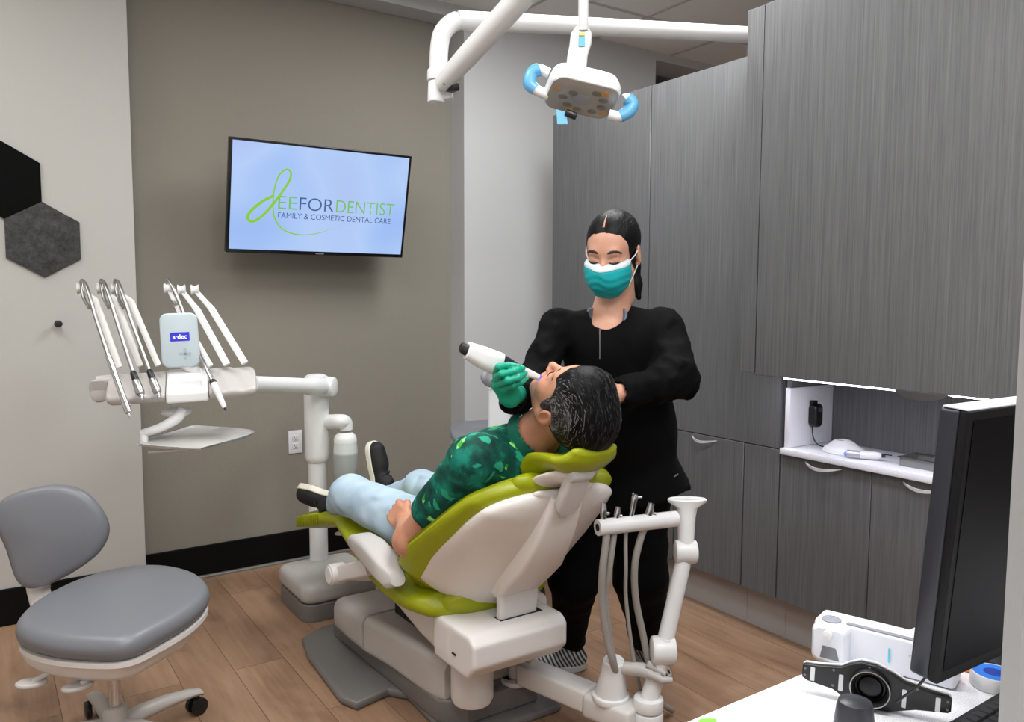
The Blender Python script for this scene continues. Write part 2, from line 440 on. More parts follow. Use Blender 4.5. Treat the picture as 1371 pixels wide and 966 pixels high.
for i, (x, y, p) in enumerate(TROFFERS):
    t = empty('ceiling_light', (x, y, ZC-.01), 'unseen recessed rectangular ceiling light panel above the room', 'ceiling light', 'ceiling light panels')
    MB().boxx(x-.3, x+.3, y-.6, y-.58, ZC-.02, ZC-.001).boxx(x-.3, x+.3, y+.58, y+.6, ZC-.02, ZC-.001).boxx(x-.3, x-.285, y-.6, y+.6, ZC-.02, ZC-.001).boxx(x+.285, x+.3, y-.6, y+.6, ZC-.02, ZC-.001).obj('frame', M['white_plastic'], t)
    MB().boxx(x-.285, x+.285, y-.58, y+.58, ZC-.015, ZC-.008).obj('diffuser', M['led_panel'] if 'led_panel' in M else M.setdefault('led_panel', mat('light_diffuser', (255, 255, 255), .5, emit=(255, 250, 244), estr=3)), t)

# ------------------------------------------------------------------ tall cabinets on the right (fronts face -x)
CX = 2.53; KX = 2.596; TZ = 2.265; GZ = .757; CD = .42
LAM, GAP = M['laminate'], M['gap']
def front(name, y0, y1, z0, z1, par, x=CX, th=.019, m=None):
    return MB().boxx(x, x+th, y0+.0018, y1-.0018, z0+.0018, z1-.0018, .0012, 1).obj(name, m or LAM, par)
def bow_handle(y0, y1, z, par, x=CX, sag=.012, out=.034, nm='handle'):
    """flat bow pull: bulges out in plan"""
    mb = MB(); n = 14; rings = []
    for i in range(n+1):
        t = i/n; y = y0+(y1-y0)*t; o = out*math.sin(math.pi*t)**.8; hh = .0035+.007*math.sin(math.pi*t)
        zz = z-sag*math.sin(math.pi*t)
        rings.append([V(x-o-.003, y, zz-hh*.3), V(x-o+.003, y, zz-hh*.3), V(x-o+.003, y, zz+hh*.7), V(x-o-.003, y, zz+hh*.7)])
    mb.loft(rings); return mb.obj(nm, M['satin_light'], par)
M['satin_light'] = mat('satin_nickel', (214, 214, 214), .35, .35)
t = empty('tall_cabinet', (CX, 3.03, 0), 'far tall grey laminate cabinet nearest the white end wall, behind the standing woman', 'cabinet')
MB().boxx(CX+.02, CX+CD, 2.662, 3.39, .17, TZ, .001, 1).obj('body', LAM, t)
front('door', 2.664, 3.388, GZ, TZ, t)
d = front('lower_door', 2.48, 3.388, .17, GZ, t)
MB().boxx(KX, KX+.02, 2.662, 3.38, 0, .17).obj('toe_kick', M['kick'], t)
t = empty('tall_cabinet', (CX, 2.29, 0), 'tall grey laminate cabinet directly left of the lit open niche', 'cabinet')
b_ = MB().boxx(CX+.02, CX+CD, 1.930, 2.66, GZ-.005, TZ, .001, 1).boxx(CX+.02, CX+CD, 1.930, 2.66, .17, GZ-.005, .001, 1).obj('body', LAM, t)
front('door', 1.931, 2.662, GZ, TZ, t)
d = front('lower_door', 2.10, 2.478, .17, GZ, t); bow_handle(2.24, 2.375, .742, d)
front('filler_panel', 1.93, 2.098, .17, GZ, t)
MB().boxx(KX, KX+.02, 2.118, 2.66, 0, .17).obj('toe_kick', M['kick'], t)
ys = [1.928, 1.552, 1.176, .80]
names = ['grey base cabinet beside the tall cabinet, under the white charging base', 'grey base cabinet under the steel tray, mostly left of the monitor', 'grey base cabinet hidden mostly behind the black monitor']
for i in range(3):
    y1, y0 = ys[i], ys[i+1]
    t = empty('base_cabinet', (CX, (y0+y1)/2, 0), names[i], 'cabinet', 'base cabinets under the white counter')
    MB().boxx(CX+.02, CX+CD, y0+.001, y1-.001, .17, .74).obj('body', GAP, t)
    d = front('door', y0, y1, .17, .742, t); yc = (y0+y1)/2; bow_handle(yc-.075, yc+.075, .728, d)
    MB().boxx(KX, KX+.02, y0, y1, 0, .17).obj('toe_kick', M['kick'], t)
MB().boxx(KX, KX+.02, 1.9295, 2.1165, 0, .1695).obj('trim_3', M['kick']); tag(bpy.data.objects['trim_3'], kind='structure')
# worktop
tag(MB().boxx(CX-.018, CX+CD, .78, 1.918, .7435, .767, .003).obj('worktop', M['white_top']), 'white speckled worktop running inside the lit niche', 'worktop')
# niche: back panel, side panel, white splash plate
tag(MB().boxx(2.80, 2.82, .78, 1.912, .768, 1.10).obj('niche_back_panel', LAM), 'grey streaked panel at the back of the lit niche', 'panel')
tag(MB().boxx(CX+.012, 2.798, 1.896, 1.914, .995, 1.10).obj('niche_side_panel', LAM), 'grey panel strip above the white plate in the niche', 'panel')
tag(MB().boxx(CX+.003, 2.798, 1.892, 1.9135, .768, .994, .001).obj('splash_plate', M['white_lam']), 'white end plate of the niche holding the black charger', 'splash plate')
# upper cabinet
UX = 2.25; UZ = 1.068
t = empty('upper_cabinet', (UX, 1.3, UZ), 'large grey streaked wall cabinet above the niche at upper right', 'cabinet')
MB().boxx(UX+.022, CX-.001, .82, 1.829, UZ+.004, TZ+.05, .001, 1).obj('body', LAM, t)
MB().boxx(UX+.003, CX-.001, 1.8345, 1.903, UZ+.004, TZ+.05, .001, 1).obj('side_panel', LAM, t)
MB().boxx(UX+.008, UX+.04, 1.8292, 1.8343, UZ+.006, TZ+.05).obj('seam', GAP, t)
d = MB().boxx(UX, UX+.02, .84, 1.829, UZ-.002, TZ+.05, .0012, 1).obj('door', LAM, t)
MB().boxx(CX, 2.80, .82, 1.895, 1.101, 1.13).obj('bottom_panel', LAM, t)
t = empty('led_strip_light', (2.33, 1.4, UZ), 'thin white led strip light glowing under the upper cabinet', 'strip light')
ya, yb, yc_, yd = [on(a_, b_, 0, UX+.024).y for a_, b_ in ((1050, 495), (1204, 513), (1274, 522), (1334, 528))]
MB().boxx(UX+.022, UX+.040, yb, ya, UZ-.0095, UZ-.0035).boxx(UX+.022, UX+.040, yd, yc_, UZ-.0085, UZ-.0035).boxx(UX+.026, UX+.040, yc_, yb, UZ-.0075, UZ-.004).obj('diffuser', M['led'], t)
MB().boxx(UX+.022, UX+.052, yd, ya, UZ-.0034, UZ+.003).obj('housing', M['satin'], t)
area('led_strip_lamp', (2.40, 1.42, UZ-.012), (.05, .95), 2.6, (.88, .88, 1))

hd = MB(); n = 16; rings = []
for i in range(n+1):
    s_ = i/n; y = yc_+(yb-yc_)*s_; o = .04*math.sin(math.pi*s_)**.6
    rings.append([V(UX-o*.3, y, UZ-.002), V(UX+.012, y, UZ-.002), V(UX+.012, y, UZ-.003-.6*o), V(UX-o*.15, y, UZ-.003-.6*o)])
hd.loft(rings).obj('handle', mat('dark_pull', (86, 86, 88), .5), d)

# things on the counter
t = empty('power_adapter', (2.66, 1.885, .89), 'black plug-in power adapter on the white niche plate', 'adapter')
mb = MB(); mb.slab([V(2.665+a, 1.8925, .885+b) for a, b in rrect(.024, .045, .02)], V(0, -1, 0), .036, .008); mb.obj('body', M['black_plastic'], t)
MB().boxx(2.644, 2.668, 1.868, 1.89, .925, .943, .003).obj('plug', M['gloss_black'], t)
MB().boxx(2.657, 2.676, 1.8555, 1.857, .9, .915).obj('sticker', mat('dark_label', (70, 70, 74), .5), t)
c_ = MB().tube([V(2.655, 1.88, .845), V(2.652, 1.872, .80), V(2.66, 1.85, .772), V(2.68, 1.80, .7705), V(2.70, 1.74, .7705), V(2.70, 1.66, .7705), V(2.695, 1.58, .775)], .0022, 8, 6)
tag(c_.obj('charging_cable', M['black_plastic']), 'thin black charging cable lying behind the white base', 'cable')
t = empty('charging_dock', (2.63, 1.73, .767), 'white sculpted charging base on the niche counter', 'charging base')
c0 = V(2.625, 1.72, .767)
f = s_u(.012, s_ell(c0+V(0, 0, .0), (.058, .085, .040)), s_ell(c0+V(.01, .012, .03), (.035, .045, .02)))
f = s_int(f, s_plane(c0, (0, 0, -1)), .004); f = s_sub(f, s_ell(c0+V(.005, .018, .052), (.016, .022, .012)), .003)
f.bb = (_a(c0)-_a((.065, .09, .005)), _a(c0)+_a((.065, .09, .06)))
sdf_obj('body', f, .0025, M['white_plastic'], t)
MB().sph(c0+V(.005, .018, .042), (.013, .019, .003)).obj('charging_well', M['gloss_black'], t)
t = empty('curing_light', (2.6, 1.61, .77), 'white pen-shaped curing light lying in front of the charging base', 'curing light')
a0, b0 = V(2.555, 1.665, .782), V(2.61, 1.555, .786)
dd = (b0-a0).normalized()
MB().tube([a0, a0+dd*.004, a0+dd*.03, a0+dd*.045], [.0125, .014, .0145, .014], 20).obj('grip', mat('silver_grip', (176, 178, 186), .35, .4), t)
MB().tube([a0+dd*.045, a0+dd*.09, a0+dd*.108, a0+dd*.113], [.0142, .0145, .011, .006], 20).obj('body', M['white_plastic'], t)
MB().tube([a0+dd*.108, a0+dd*.125], [.007, .0055], 12).obj('connector', M['black_plastic'], t)
MB().sph(a0-dd*.0015, (.009, .009, .009)).obj('end_button', mat('pale_blue', (120, 150, 230), .3), t)
t = empty('instrument_tray', (2.63, 1.30, .767), 'shallow rectangular steel tray on the niche counter beside the monitor', 'tray')
mb = MB()
mb.boxx(2.59, 2.70, 1.16, 1.49, .768, .770).boxx(2.59, 2.592, 1.16, 1.49, .770, .797).boxx(2.698, 2.70, 1.16, 1.49, .770, .797).boxx(2.59, 2.70, 1.488, 1.49, .770, .797).boxx(2.59, 2.70, 1.16, 1.162, .770, .797)
mb.obj('pan', mat('dull_steel', (150, 152, 150), .42, .7), t, False)
MB().boxx(2.584, 2.706, 1.154, 1.166, .796, .799).boxx(2.584, 2.706, 1.484, 1.496, .796, .799).boxx(2.584, 2.596, 1.154, 1.496, .796, .799).boxx(2.694, 2.706, 1.154, 1.496, .796, .799).obj('rim', M['satin'], t)
tag(MB().boxx(2.74, 2.765, 1.255, 1.295, .768, .80, .004).obj('cable_plug', M['black_plastic']), 'small black plug behind the steel tray in the niche', 'plug')

# ------------------------------------------------------------------ wall mounted things on the left
def hexagon(c, r, th): return [V(c[0]+r*math.cos(math.radians(30+60*k)), YW, c[1]+r*math.sin(math.radians(30+60*k))) for k in range(6)]
m1 = mat('black_felt', (13, 13, 13), .95, spec=.1); m2 = mat('charcoal_felt', (66, 66, 66), .95, spec=.1)
v = coords(m2); setcol(m2, ramp(m2, noise(m2, v, 40, 6, .75), [(.3, (48, 48, 48)), (.7, (82, 82, 82))])); bump(m2, noise(m2, v, 300, 3), .3)
HR = .1505
hx, hz = .2475, 1.5555
tag(MB().slab(hexagon((hx, hz), HR, 0), V(0, -1, 0), .012, .002).obj('acoustic_hexagon', m2), 'charcoal mottled felt hexagon, lower of the two on the white wall', 'wall panel', 'felt hexagons on the white wall')
tag(MB().slab(hexagon((hx-.1305, hz+.226), HR, 0), V(0, -1, 0), .012, .002).obj('acoustic_hexagon', m1), 'solid black felt hexagon, upper of the two, cut by the photo edge', 'wall panel', 'felt hexagons on the white wall')
p = on(77, 433, 1, YW)
kb = MB().slab([V(p.x+.0165*math.cos(math.radians(60*k)), YW-.03, p.z+.0165*math.sin(math.radians(60*k))) for k in range(6)], V(0, -1, 0), .014, .002)
kb.cyl(V(p.x, YW, p.z), V(p.x, YW-.032, p.z), .007)
tag(kb.obj('coat_hook', M['black_plastic']), 'small black hexagonal knob hook on the white wall', 'hook')
p = on(395, 591, 1, YB)
t = empty('wall_outlet', p, 'white duplex power outlet on the taupe wall', 'outlet')
MB().box(p+V(0, -.003, 0), (.0345, .003, .058), None, .002).obj('cover_plate', M['white_lam'], t)
mb = MB()
for s_ in (-1, 1):
    mb.slab([p+V(a, -.0058, s_*.0195+b) for a, b in rrect(.0165, .014, .009)], V(0, -1, 0), .003, .001)
mb.obj('receptacle', M['white_plastic'], t)
rc = bpy.data.objects['receptacle']
for s_ in (-1, 1):
    for dx in (-.006, .006): MB().box(p+V(dx, -.009, s_*.0195+.003), (.0012, .0006, .0045)).obj('slot', M['gap'], rc, False)
    MB().box(p+V(0, -.009, s_*.0195-.007), (.0022, .0006, .002)).obj('ground_hole', M['gap'], rc, False)

# television, tipped down on a wall arm
TVW, TVH = .865, .4995
tvc = V(1.375, 3.624, 1.768); tl = .23
TX = V(1, -.003, 0).normalized(); TU = V(0, -math.sin(tl), math.cos(tl)); TN = TX.cross(TU).normalized()
if TN.y > 0: TN = -TN
TR = Matrix(((TX.x, TU.x, TN.x), (TX.y, TU.y, TN.y), (TX.z, TU.z, TN.z)))
def tv(x, y, z=0): return tvc+TX*x+TU*y+TN*z
tvo = empty('television', tvc, 'flat television on a wall arm showing a green and blue logo', 'television')
M['bezel'] = mat('gloss_bezel', (8, 8, 14), .2)
bz = MB()
bz.slab([tv(a, b, -.028) for a, b in rrect(TVW/2, TVH/2, .004, 2)], TN, .028, .003)
bz.slab([tv(a, b-.02, -.06) for a, b in rrect(TVW*.38, TVH*.36, .02, 3)], TN, .034, .004)
bz.obj('housing', M['bezel'], tvo)
sw, sh = TVW/2-.013, TVH/2-.014
m = mat('screen_picture', (20, 20, 24), .25, emit=(178, 208, 255), estr=.92)
n, l, b = nodes(m); vv = coords(m); 
ems = ramp(m, noise(m, vv, 2.2, 1), [(.3, (160, 192, 252)), (.55, (184, 212, 255)), (.8, (178, 196, 250))])
l.new(ems, b.inputs['Emission Color'])
scr = MB(); scr.slab([tv(a, b+.003, 0) for a, b in ((sw, sh), (-sw, sh), (-sw, -sh), (sw, -sh))], TN, .0008); scr.obj('screen', m, tvo, False)
def glow(nm, rgb): return mat(nm, (10, 10, 10), .4, emit=rgb, estr=.95)
LG, LG2, NB = glow('logo_green', (138, 206, 52)), glow('logo_green_thin', (118, 196, 92)), glow('logo_blue', (64, 96, 150))
# photo crop coordinates of the logo turned into screen coordinates through its four corners
def sc(u, v): return tv(-sw+2*sw*u, sh-2*sh*v+.003, .0012)
def su(u): return -sw+2*sw*u
def sv(v): return sh-2*sh*v+.003
O_ = tvc+TN*.001
for body, u0, u1, v0, v1, m_, of in (('EE', .250, .352, .598, .475, LG2, -.008), ('FOR', .367, .563, .598, .475, NB, -.008), ('DENTIST', .577, .932, .598, .475, LG2, -.008)):
    text_fit('lettering', body, su(u0), su(u1), sv(v0), (v0-v1)*2*sh, O_, TR, m_, tvo, off=of)
text_fit('lettering', 'FAMILY & COSMETIC DENTAL CARE', su(.252), su(.915), sv(.685), .055*2*sh, O_, TR, NB, tvo, off=0)
def ribbon(pts, wid, m):
    pp, ww = catmull([Vector((a, b, 0)) for a, b in pts], wid, 8); mb = MB(); L, Rr = [], []
    for i, p in enumerate(pp):
        t = (pp[min(i+1, len(pp)-1)]-pp[max(i-1, 0)]); t = Vector((t.x*1.73, t.y, 0)).normalized(); nn = Vector((-t.y/1.73, t.x, 0))
        q = sc(p.x+nn.x*ww[i], p.y+nn.y*ww[i]); r_ = sc(p.x-nn.x*ww[i], p.y-nn.y*ww[i]); L.append(q); Rr.append(r_)
    rings = [[a, b, b+TN*.0005, a+TN*.0005] for a, b in zip(L, Rr)]
    mb.loft(rings); return mb.obj('emblem', m, tvo, False)
ribbon([(.225, .475), (.16, .545), (.10, .65), (.093, .715), (.125, .73), (.175, .66), (.225, .55), (.27, .43), (.305, .32), (.308, .245), (.28, .225), (.245, .29), (.225, .42), (.222, .56), (.235, .69), (.28, .79), (.35, .835), (.43, .835), (.51, .80), (.56, .755)],
       [w_*1.35 for w_ in (.009, .0095, .0098, .0095, .009, .009, .009, .008, .0075, .007, .006, .005, .0048, .0045, .0048, .005, .0045, .0035, .002, .0006)], LG)
MB().slab([tv(a, b-TVH/2+.0065, .0002) for a, b in rrect(.020, .0022, .001, 2)], TN, .0008).obj('badge', mat('badge_grey', (120, 120, 125), .4), tvo)
MB().boxx(1.32, 1.43, YB-.02, YB, 1.60, 1.86, .003).tube([V(1.375, YB-.02, 1.73), V(1.375, 3.72, 1.73)], .02, 10).box(tv(0, 0, -.066), (.1, .1, .006), TR, .002).obj('wall_arm', M['black_plastic'], tvo)

# ================================================================== DENTIST STOOL, left foreground
st = empty('dentist_stool', (.33, 2.50, 0), 'grey vinyl dental stool with back and two paddles, at lower left', 'stool')
SCc = V(.293, 2.50, 0)
def from_px(pts, z): return [on(a, b, 2, z) for a, b in pts]
# seat outline traced on the height of the cushion
so = [V(p.x, p.y, 0) for p in from_px([(20, 838), (42, 808), (100, 778), (160, 761), (215, 757), (262, 767), (281, 787), (262, 812), (215, 840), (175, 858), (130, 862), (60, 856)], .475)]
so = smooth_closed(so, 5); cc_ = sum(so, Vector())/len(so)
def cushion(out, z0, z1, edge, dome, steps=6):
    rings = []; c = sum(out, Vector())/len(out)
    prof = []
    for k in range(steps+1):
        a = -math.pi/2+math.pi*k/steps; prof.append((edge*(1-math.cos(a)), (z0+z1)/2+(z1-z0)/2*math.sin(a)))
    for ins, z in prof: rings.append([V(c.x, c.y, 0)+(p-c)*(1-ins/max((p-c).length, .01))+V(0, 0, z) for p in out])
    for s_ in (.8, .6, .35, .12): rings.append([V(c.x, c.y, 0)+(p-c)*(1-edge/max((p-c).length, .01))*s_+V(0, 0, z1+dome*(1-s_*s_)) for p in out])
    return rings
MB().loft(cushion(so, .42, .487, .03, .01)).obj('seat', M['grey_vinyl'], st)
so2 = [V(cc_.x, cc_.y, 0)+(p-cc_)*.96 for p in so]
pm = MB(); pm.loft([[p+V(0, 0, .402) for p in [cc_+(q-cc_)*.93 for q in so]], [p+V(0, 0, .408) for p in [cc_+(q-cc_)*.975 for q in so]], [p+V(0, 0, .421) for p in [cc_+(q-cc_)*.975 for q in so]]])
pc = SCc
pm.loft([[pc*.25+V(cc_.x, cc_.y, 0)*.75+(p-cc_)*k+V(0, 0, z) for p in so] for k, z in ((.76, .350), (.84, .353), (.91, .370), (.955, .403))]); pm.obj('seat_pan', M['warm_plastic'], st)
MB().cyl(SCc+V(0, 0, .14), SCc+V(0, 0, .352), .0175, n=24).obj('gas_lift', M['chrome'], st)
MB().lathe(SCc, (0, 0, 1), [(.03, .06), (.034, .07), (.034, .138), (.028, .147), (.021, .149)]).obj('column', M['grey_plastic'], st)
for k in range(5):
    a = math.radians(-48+72*k); d = V(math.cos(a), math.sin(a), 0); s_ = V(-d.y, d.x, 0)
    rings = []
    for t_, z, hh, ww in ((.0, .082, .026, .03), (.08, .090, .024, .026), (.17, .086, .02, .023), (.25, .075, .014, .021), (.285, .066, .01, .019), (.29, .056, .004, .012)):
        p = SCc+d*t_+V(0, 0, z); rings.append([p+s_*(ww*math.cos(q))+V(0, 0, hh*math.sin(q)) for q in [j*2*math.pi/12 for j in range(12)]])
    lg = MB().loft(rings).obj('leg', M['grey_plastic'], st)
    c0 = SCc+d*.272+V(0, 0, .027); cs = MB()
    for sg in (-1, 1): cs.cyl(c0+s_*sg*.008, c0+s_*sg*.024, .027, n=20, bev=.004)
    cs.cyl(c0+V(0, 0, .01), c0+V(0, 0, .04), .009); cs.obj('caster', M['black_plastic'], lg)
# levers
for (hx_, hy_, px_, py_) in ((78, 893, 42, 914), (150, 890, 104, 918)):
    a0 = on(hx_, hy_, 2, .372); b0 = on(px_, py_, 2, .338)
    lv = MB().tube([a0, a0+(b0-a0)*.6, b0-(b0-a0)*.1], [.009, .007, .009], 10)
    dd = (b0-a0).normalized(); dd.z = 0; dd.normalize(); sd = V(-dd.y, dd.x, 0)
    lv.slab([b0+dd*(.038*math.cos(q)+.0)+sd*(.026*math.sin(q))-V(0, 0, .006) for q in [j*2*math.pi/20 for j in range(20)]], V(0, 0, 1), .012, .005)
    lv.obj('lever', M['grey_plastic'], st)
# backrest: centre at far left, facing the seat
def bk(px, py, o=0):
    p = on(px, py, 0, 0)  # unused guard
    return p
bc = at(76, 716, 2.42)
bn = V(.62, .55, .0).normalized()          # towards the seat
bn = (V(cc_.x, cc_.y, 0)-V(bc.x, bc.y, 0)).normalized()
bu = V(0, 0, 1); bx = bu.cross(bn)
def onplane(px, py):
    d = _F+_R*((px-685.5)/FPX)-_U*((py-483)/FPX); nn = V(-.25, -.93, .05).normalized(); return _C+d*((bc-_C).dot(nn)/d.dot(nn)), nn
bo = []
for q in [(0, 672), (30, 656), (78, 648), (112, 656), (138, 682), (147, 710), (134, 738), (104, 762), (66, 782), (40, 787), (22, 775), (8, 735), (-6, 700)]:
    p, nn = onplane(*q); bo.append(p)
bo = smooth_closed(bo, 4)
def pillow(out, nrm, th, edge, dome, curve=0, cdir=None):
    c = sum(out, Vector())/len(out); rings = []; st_ = 6
    def bend(p): return p+nrm*(curve*((p-c).dot(cdir))**2 if cdir else 0)
    for s_ in (.15, .5, .8): rings.append([bend(c+(p-c)*(1-edge/(p-c).length)*s_)-nrm*(th/2+dome*.3*(1-s_*s_)) for p in out])
    for k in range(st_+1):
        a = -math.pi/2+math.pi*k/st_; rings.append([bend(c+(p-c)*(1-edge*(1-math.cos(a))/(p-c).length))+nrm*(th/2*math.sin(a)) for p in out])
    for s_ in (.8, .5, .15): rings.append([bend(c+(p-c)*(1-edge/(p-c).length)*s_)+nrm*(th/2+dome*(1-s_*s_)) for p in out])
    return rings
MB().loft(pillow(bo, nn, .05, .024, .012)).obj('backrest', M['grey_vinyl'], st)
cb = sum(bo, Vector())/len(bo)
sp = MB(); q1, _ = onplane(48, 770); q2, _ = onplane(52, 835)
p2 = on(62, 828, 2, .40)
q0, _ = onplane(62, 720)
sp.tube([q0-nn*.033, q1-nn*.035, q1-nn*.035+V(0, 0, -.07), V(p2.x, p2.y, .41)], [.03, .034, .034, .032], 16, 4, flat=.35, up=nn)
sp.obj('back_support', M['warm_plastic'], st)

# ================================================================== SUPPORT BOX ON THE FLOOR, DELIVERY UNIT
sb = empty('utility_box', (1.2, 3.2, 0), 'low light grey utility box on the floor beyond the chair base', 'utility box')
def rbox(x0, x1, y0, y1, z0, z1, r, bev, mb=None):
    mb = mb or MB(); w_, h_ = (x1-x0)/2, (y1-y0)/2; mb.slab([V((x0+x1)/2+a, (y0+y1)/2+b, z0) for a, b in rrect(w_, h_, r, 5)], V(0, 0, 1), z1-z0, bev, 4); return mb
rbox(1.065, 1.40, 3.085, 3.44, 0, .072, .06, .004).obj('base', M['dark_plastic'], sb)
mb = MB(); rbox(1.06, 1.405, 3.08, 3.445, .072, .158, .06, .032, mb); mb.obj('cover', M['grey_plastic'], sb)

du = empty('delivery_unit', (1.36, 3.30, 0), 'white dental delivery unit with handpiece console, arm, post and water bottle', 'delivery unit')
pb = at(425, 620, 3.56); PX, PY = pb.x, pb.y
MB().lathe(V(PX, PY, .1585), (0, 0, 1), [(.04, 0), (.04, .46)], 28).obj('post', M['white_plastic'], du)
ph = at(425, 512, 3.56).z
MB().lathe(V(PX, PY, .60), (0, 0, 1), [(.044, 0), (.053, .012), (.054, .03), (.054, ph-.60-.005), (.05, ph-.60+.03), (.035, ph-.60+.04)], 32).obj('post_cover', M['white_plastic'], du)
e0 = at(436, 517, 3.52); e1 = at(336, 514, 2.86)
dd = (e1-e0).normalized()
am = MB(); am.tube([e0-dd*.01, e0+dd*.03, e0+dd*.17, e0+dd*.19, e1], [.036, .042, .040, .031, .030], 22, flat=1.0)
sdn = V(dd.y, -dd.x, 0).normalized()
am.cyl(at(434, 517, 3.50)-sdn*.052, at(434, 517, 3.50)+sdn*.052, .043, n=28, bev=.012)
am.obj('arm', M['white_plastic'], du)
b0 = V(PX, PY, at(425, 565, 3.56).z); b1 = at(462, 563, 3.52)
wb = MB(); wb.tube([b0+V(.03, 0, 0), b1+V(-.03, 0, .0), b1+V(0, 0, -.006), b1+V(.006, 0, -.04)], [.033, .032, .030, .028], 20, 4)
wb.obj('bottle_bracket', M['white_plastic'], du)
zb = at(458, 582, 3.52).z
bt = MB(); bt.lathe(V(b1.x+.0, b1.y, zb), (0, 0, -1), [(.030, -.01), (.046, .004), (.050, .02), (.050, .034)], 28); cap_ = bt.obj('bottle_cap', M['white_plastic'], du)
mw = mat('frosted_bottle', (200, 205, 205), .35, alpha=1); mw2 = mat('bottle_water', (150, 152, 150), .3)
bt = MB(); bt.lathe(V(b1.x, b1.y, zb-.034), (0, 0, -1), [(.049, 0), (.052, .03), (.053, .06), (.053, .10), (.050, .155), (.045, .175), (.02, .182)], 32)
bb = bt.obj('bottle', mw, du); vv = coords(mw)
nn_, ll_, bb_ = nodes(mw); sx_ = nn_.new('ShaderNodeSeparateXYZ'); ll_.new(vv, sx_.inputs[0])
mr = nn_.new('ShaderNodeMapRange'); ll_.new(sx_.outputs[2], mr.inputs[0]); mr.inputs[1].default_value = zb-.075; mr.inputs[2].default_value = zb-.085
setcol(mw, mixc(mw, mr.outputs[0], (206, 210, 210), (158, 162, 162)))

# console head: local axes cx along its width, cn towards the dentist
cl_, cr_ = at(150, 520, 2.60), at(338, 508, 2.74)
cx_ = V(cr_.x-cl_.x, cr_.y-cl_.y, cr_.z-cl_.z).normalized()
cn_ = V(cx_.y, -cx_.x, 0).normalized(); cu_ = cx_.cross(cn_) if cx_.cross(cn_).z > 0 else cn_.cross(cx_)
CW = (cr_-cl_).length; cm = (cl_+cr_)/2
def cs_(x, n_, z): return cm+cx_*x+cn_*n_+cu_*z
hw = CW/2
CR = np.array(Matrix(((cx_.x, cn_.x, cu_.x), (cx_.y, cn_.y, cu_.y), (cx_.z, cn_.z, cu_.z))), dtype=np.float32)
def wedge(x0, x1, grow=0, rr_=.022):
    f = s_box(((x0+x1)/2, .0, -.004), ((x1-x0)/2, .082+grow, .044+grow), rr_)
    return s_int(f, s_plane((0, .082+grow, -.020+grow*.6), (0, .52, .85)), .010)
cf_ = wedge(-hw-.012, hw+.012)
for gx in (-hw+.035, -hw+.098, -hw+.150, .105, .165, .215):
    cf_ = s_sub(cf_, s_cap((gx-.012, -.02, .062), (gx+.022, .10, -.012), .017, .019), .010)
cf_ = s_sub(cf_, s_box((.012, 0, 0), (.066, .2, .2), .001), .001)
cf_.bb = (_a((-hw-.03, -.1, -.06)), _a((hw+.03, .1, .055)))
sdf_obj('console', s_local(cf_, cm, CR), .004, M['grey_plastic'], du)
cc2 = wedge(-.0525, .0765, .004, .006)
cc2 = s_sub(cc2, s_box((.012, .070, .004), (.046, .040, .018), .010), .004)
cc2.bb = (_a((-.06, -.095, -.06)), _a((.085, .095, .055)))
sdf_obj('console_center', s_local(cc2, cm, CR), .0035, M['white_plastic'], du)
# left end clip
MB().tube([cs_(-hw-.045, -.03, .022), cs_(-hw-.02, -.03, .022), cs_(.0, -.035, .026), cs_(hw*.7, -.04, .03)], [.019, .021, .017, .014], 14, 4).obj('back_rail', M['grey_plastic'], du)
MB().loft([[cs_(-hw-.04+a*s_, -.02+.02*s_, -.018*t_+b*s_+.005) for a, b in rrect(.026, .024, .012)] for s_, t_ in ((.7, -.6), (1, .1), (.85, 1.2), (.5, 2.0))]).obj('end_clip', mat('clear_clip', (176, 172, 168), .3), du)
# display
dR = Matrix(((cx_.x, cu_.x, cn_.x), (cx_.y, cu_.y, cn_.y), (cx_.z, cu_.z, cn_.z)))
dc = at(241, 455, 2.66)
def dp(x, y, z=0): return dc+cx_*x+cu_*y+cn_*z
mb = MB(); mb.slab([dp(a*(1+.03*(b < 0)), b-.0*a, 0) for a, b in rrect(.058, .09, .024, 6)], cn_, .016, .006)
disp = mb.obj('display', mat('pale_blue_panel', (190, 204, 210), .3), du)
MB().slab([dp(a+.001, b+.012, .0162) for a, b in rrect(.030, .0145, .001, 1)], cn_, .0006).obj('screen', mat('blue_screen', (10, 10, 40), .3, emit=(52, 52, 210), estr=1.0), disp)
text_fit('lettering', 'a·dec', -.021, .023, .0055, .0145, dc+cn_*.0168, dR, mat('screen_letters', (240, 240, 255), .4, emit=(220, 225, 255), estr=1), disp, off=.004)
pc_ = MB(); gm = mat('keypad_grey', (170, 184, 192), .4)
for a, b, w_, h_ in ((.014, -.045, .019, .0045), (.014, -.045, .0045, .019)): pc_.slab([dp(a+x, b+y, .0162) for x, y in rrect(w_, h_, .003, 2)], cn_, .0006)
pc_.obj('keypad', gm, disp)
MB().tube([cs_(.045, -.02, .03), dp(0, -.07, -.004), dp(0, -.03, -.006)], .02, 12).obj('display_stem', M['white_plastic'], du)

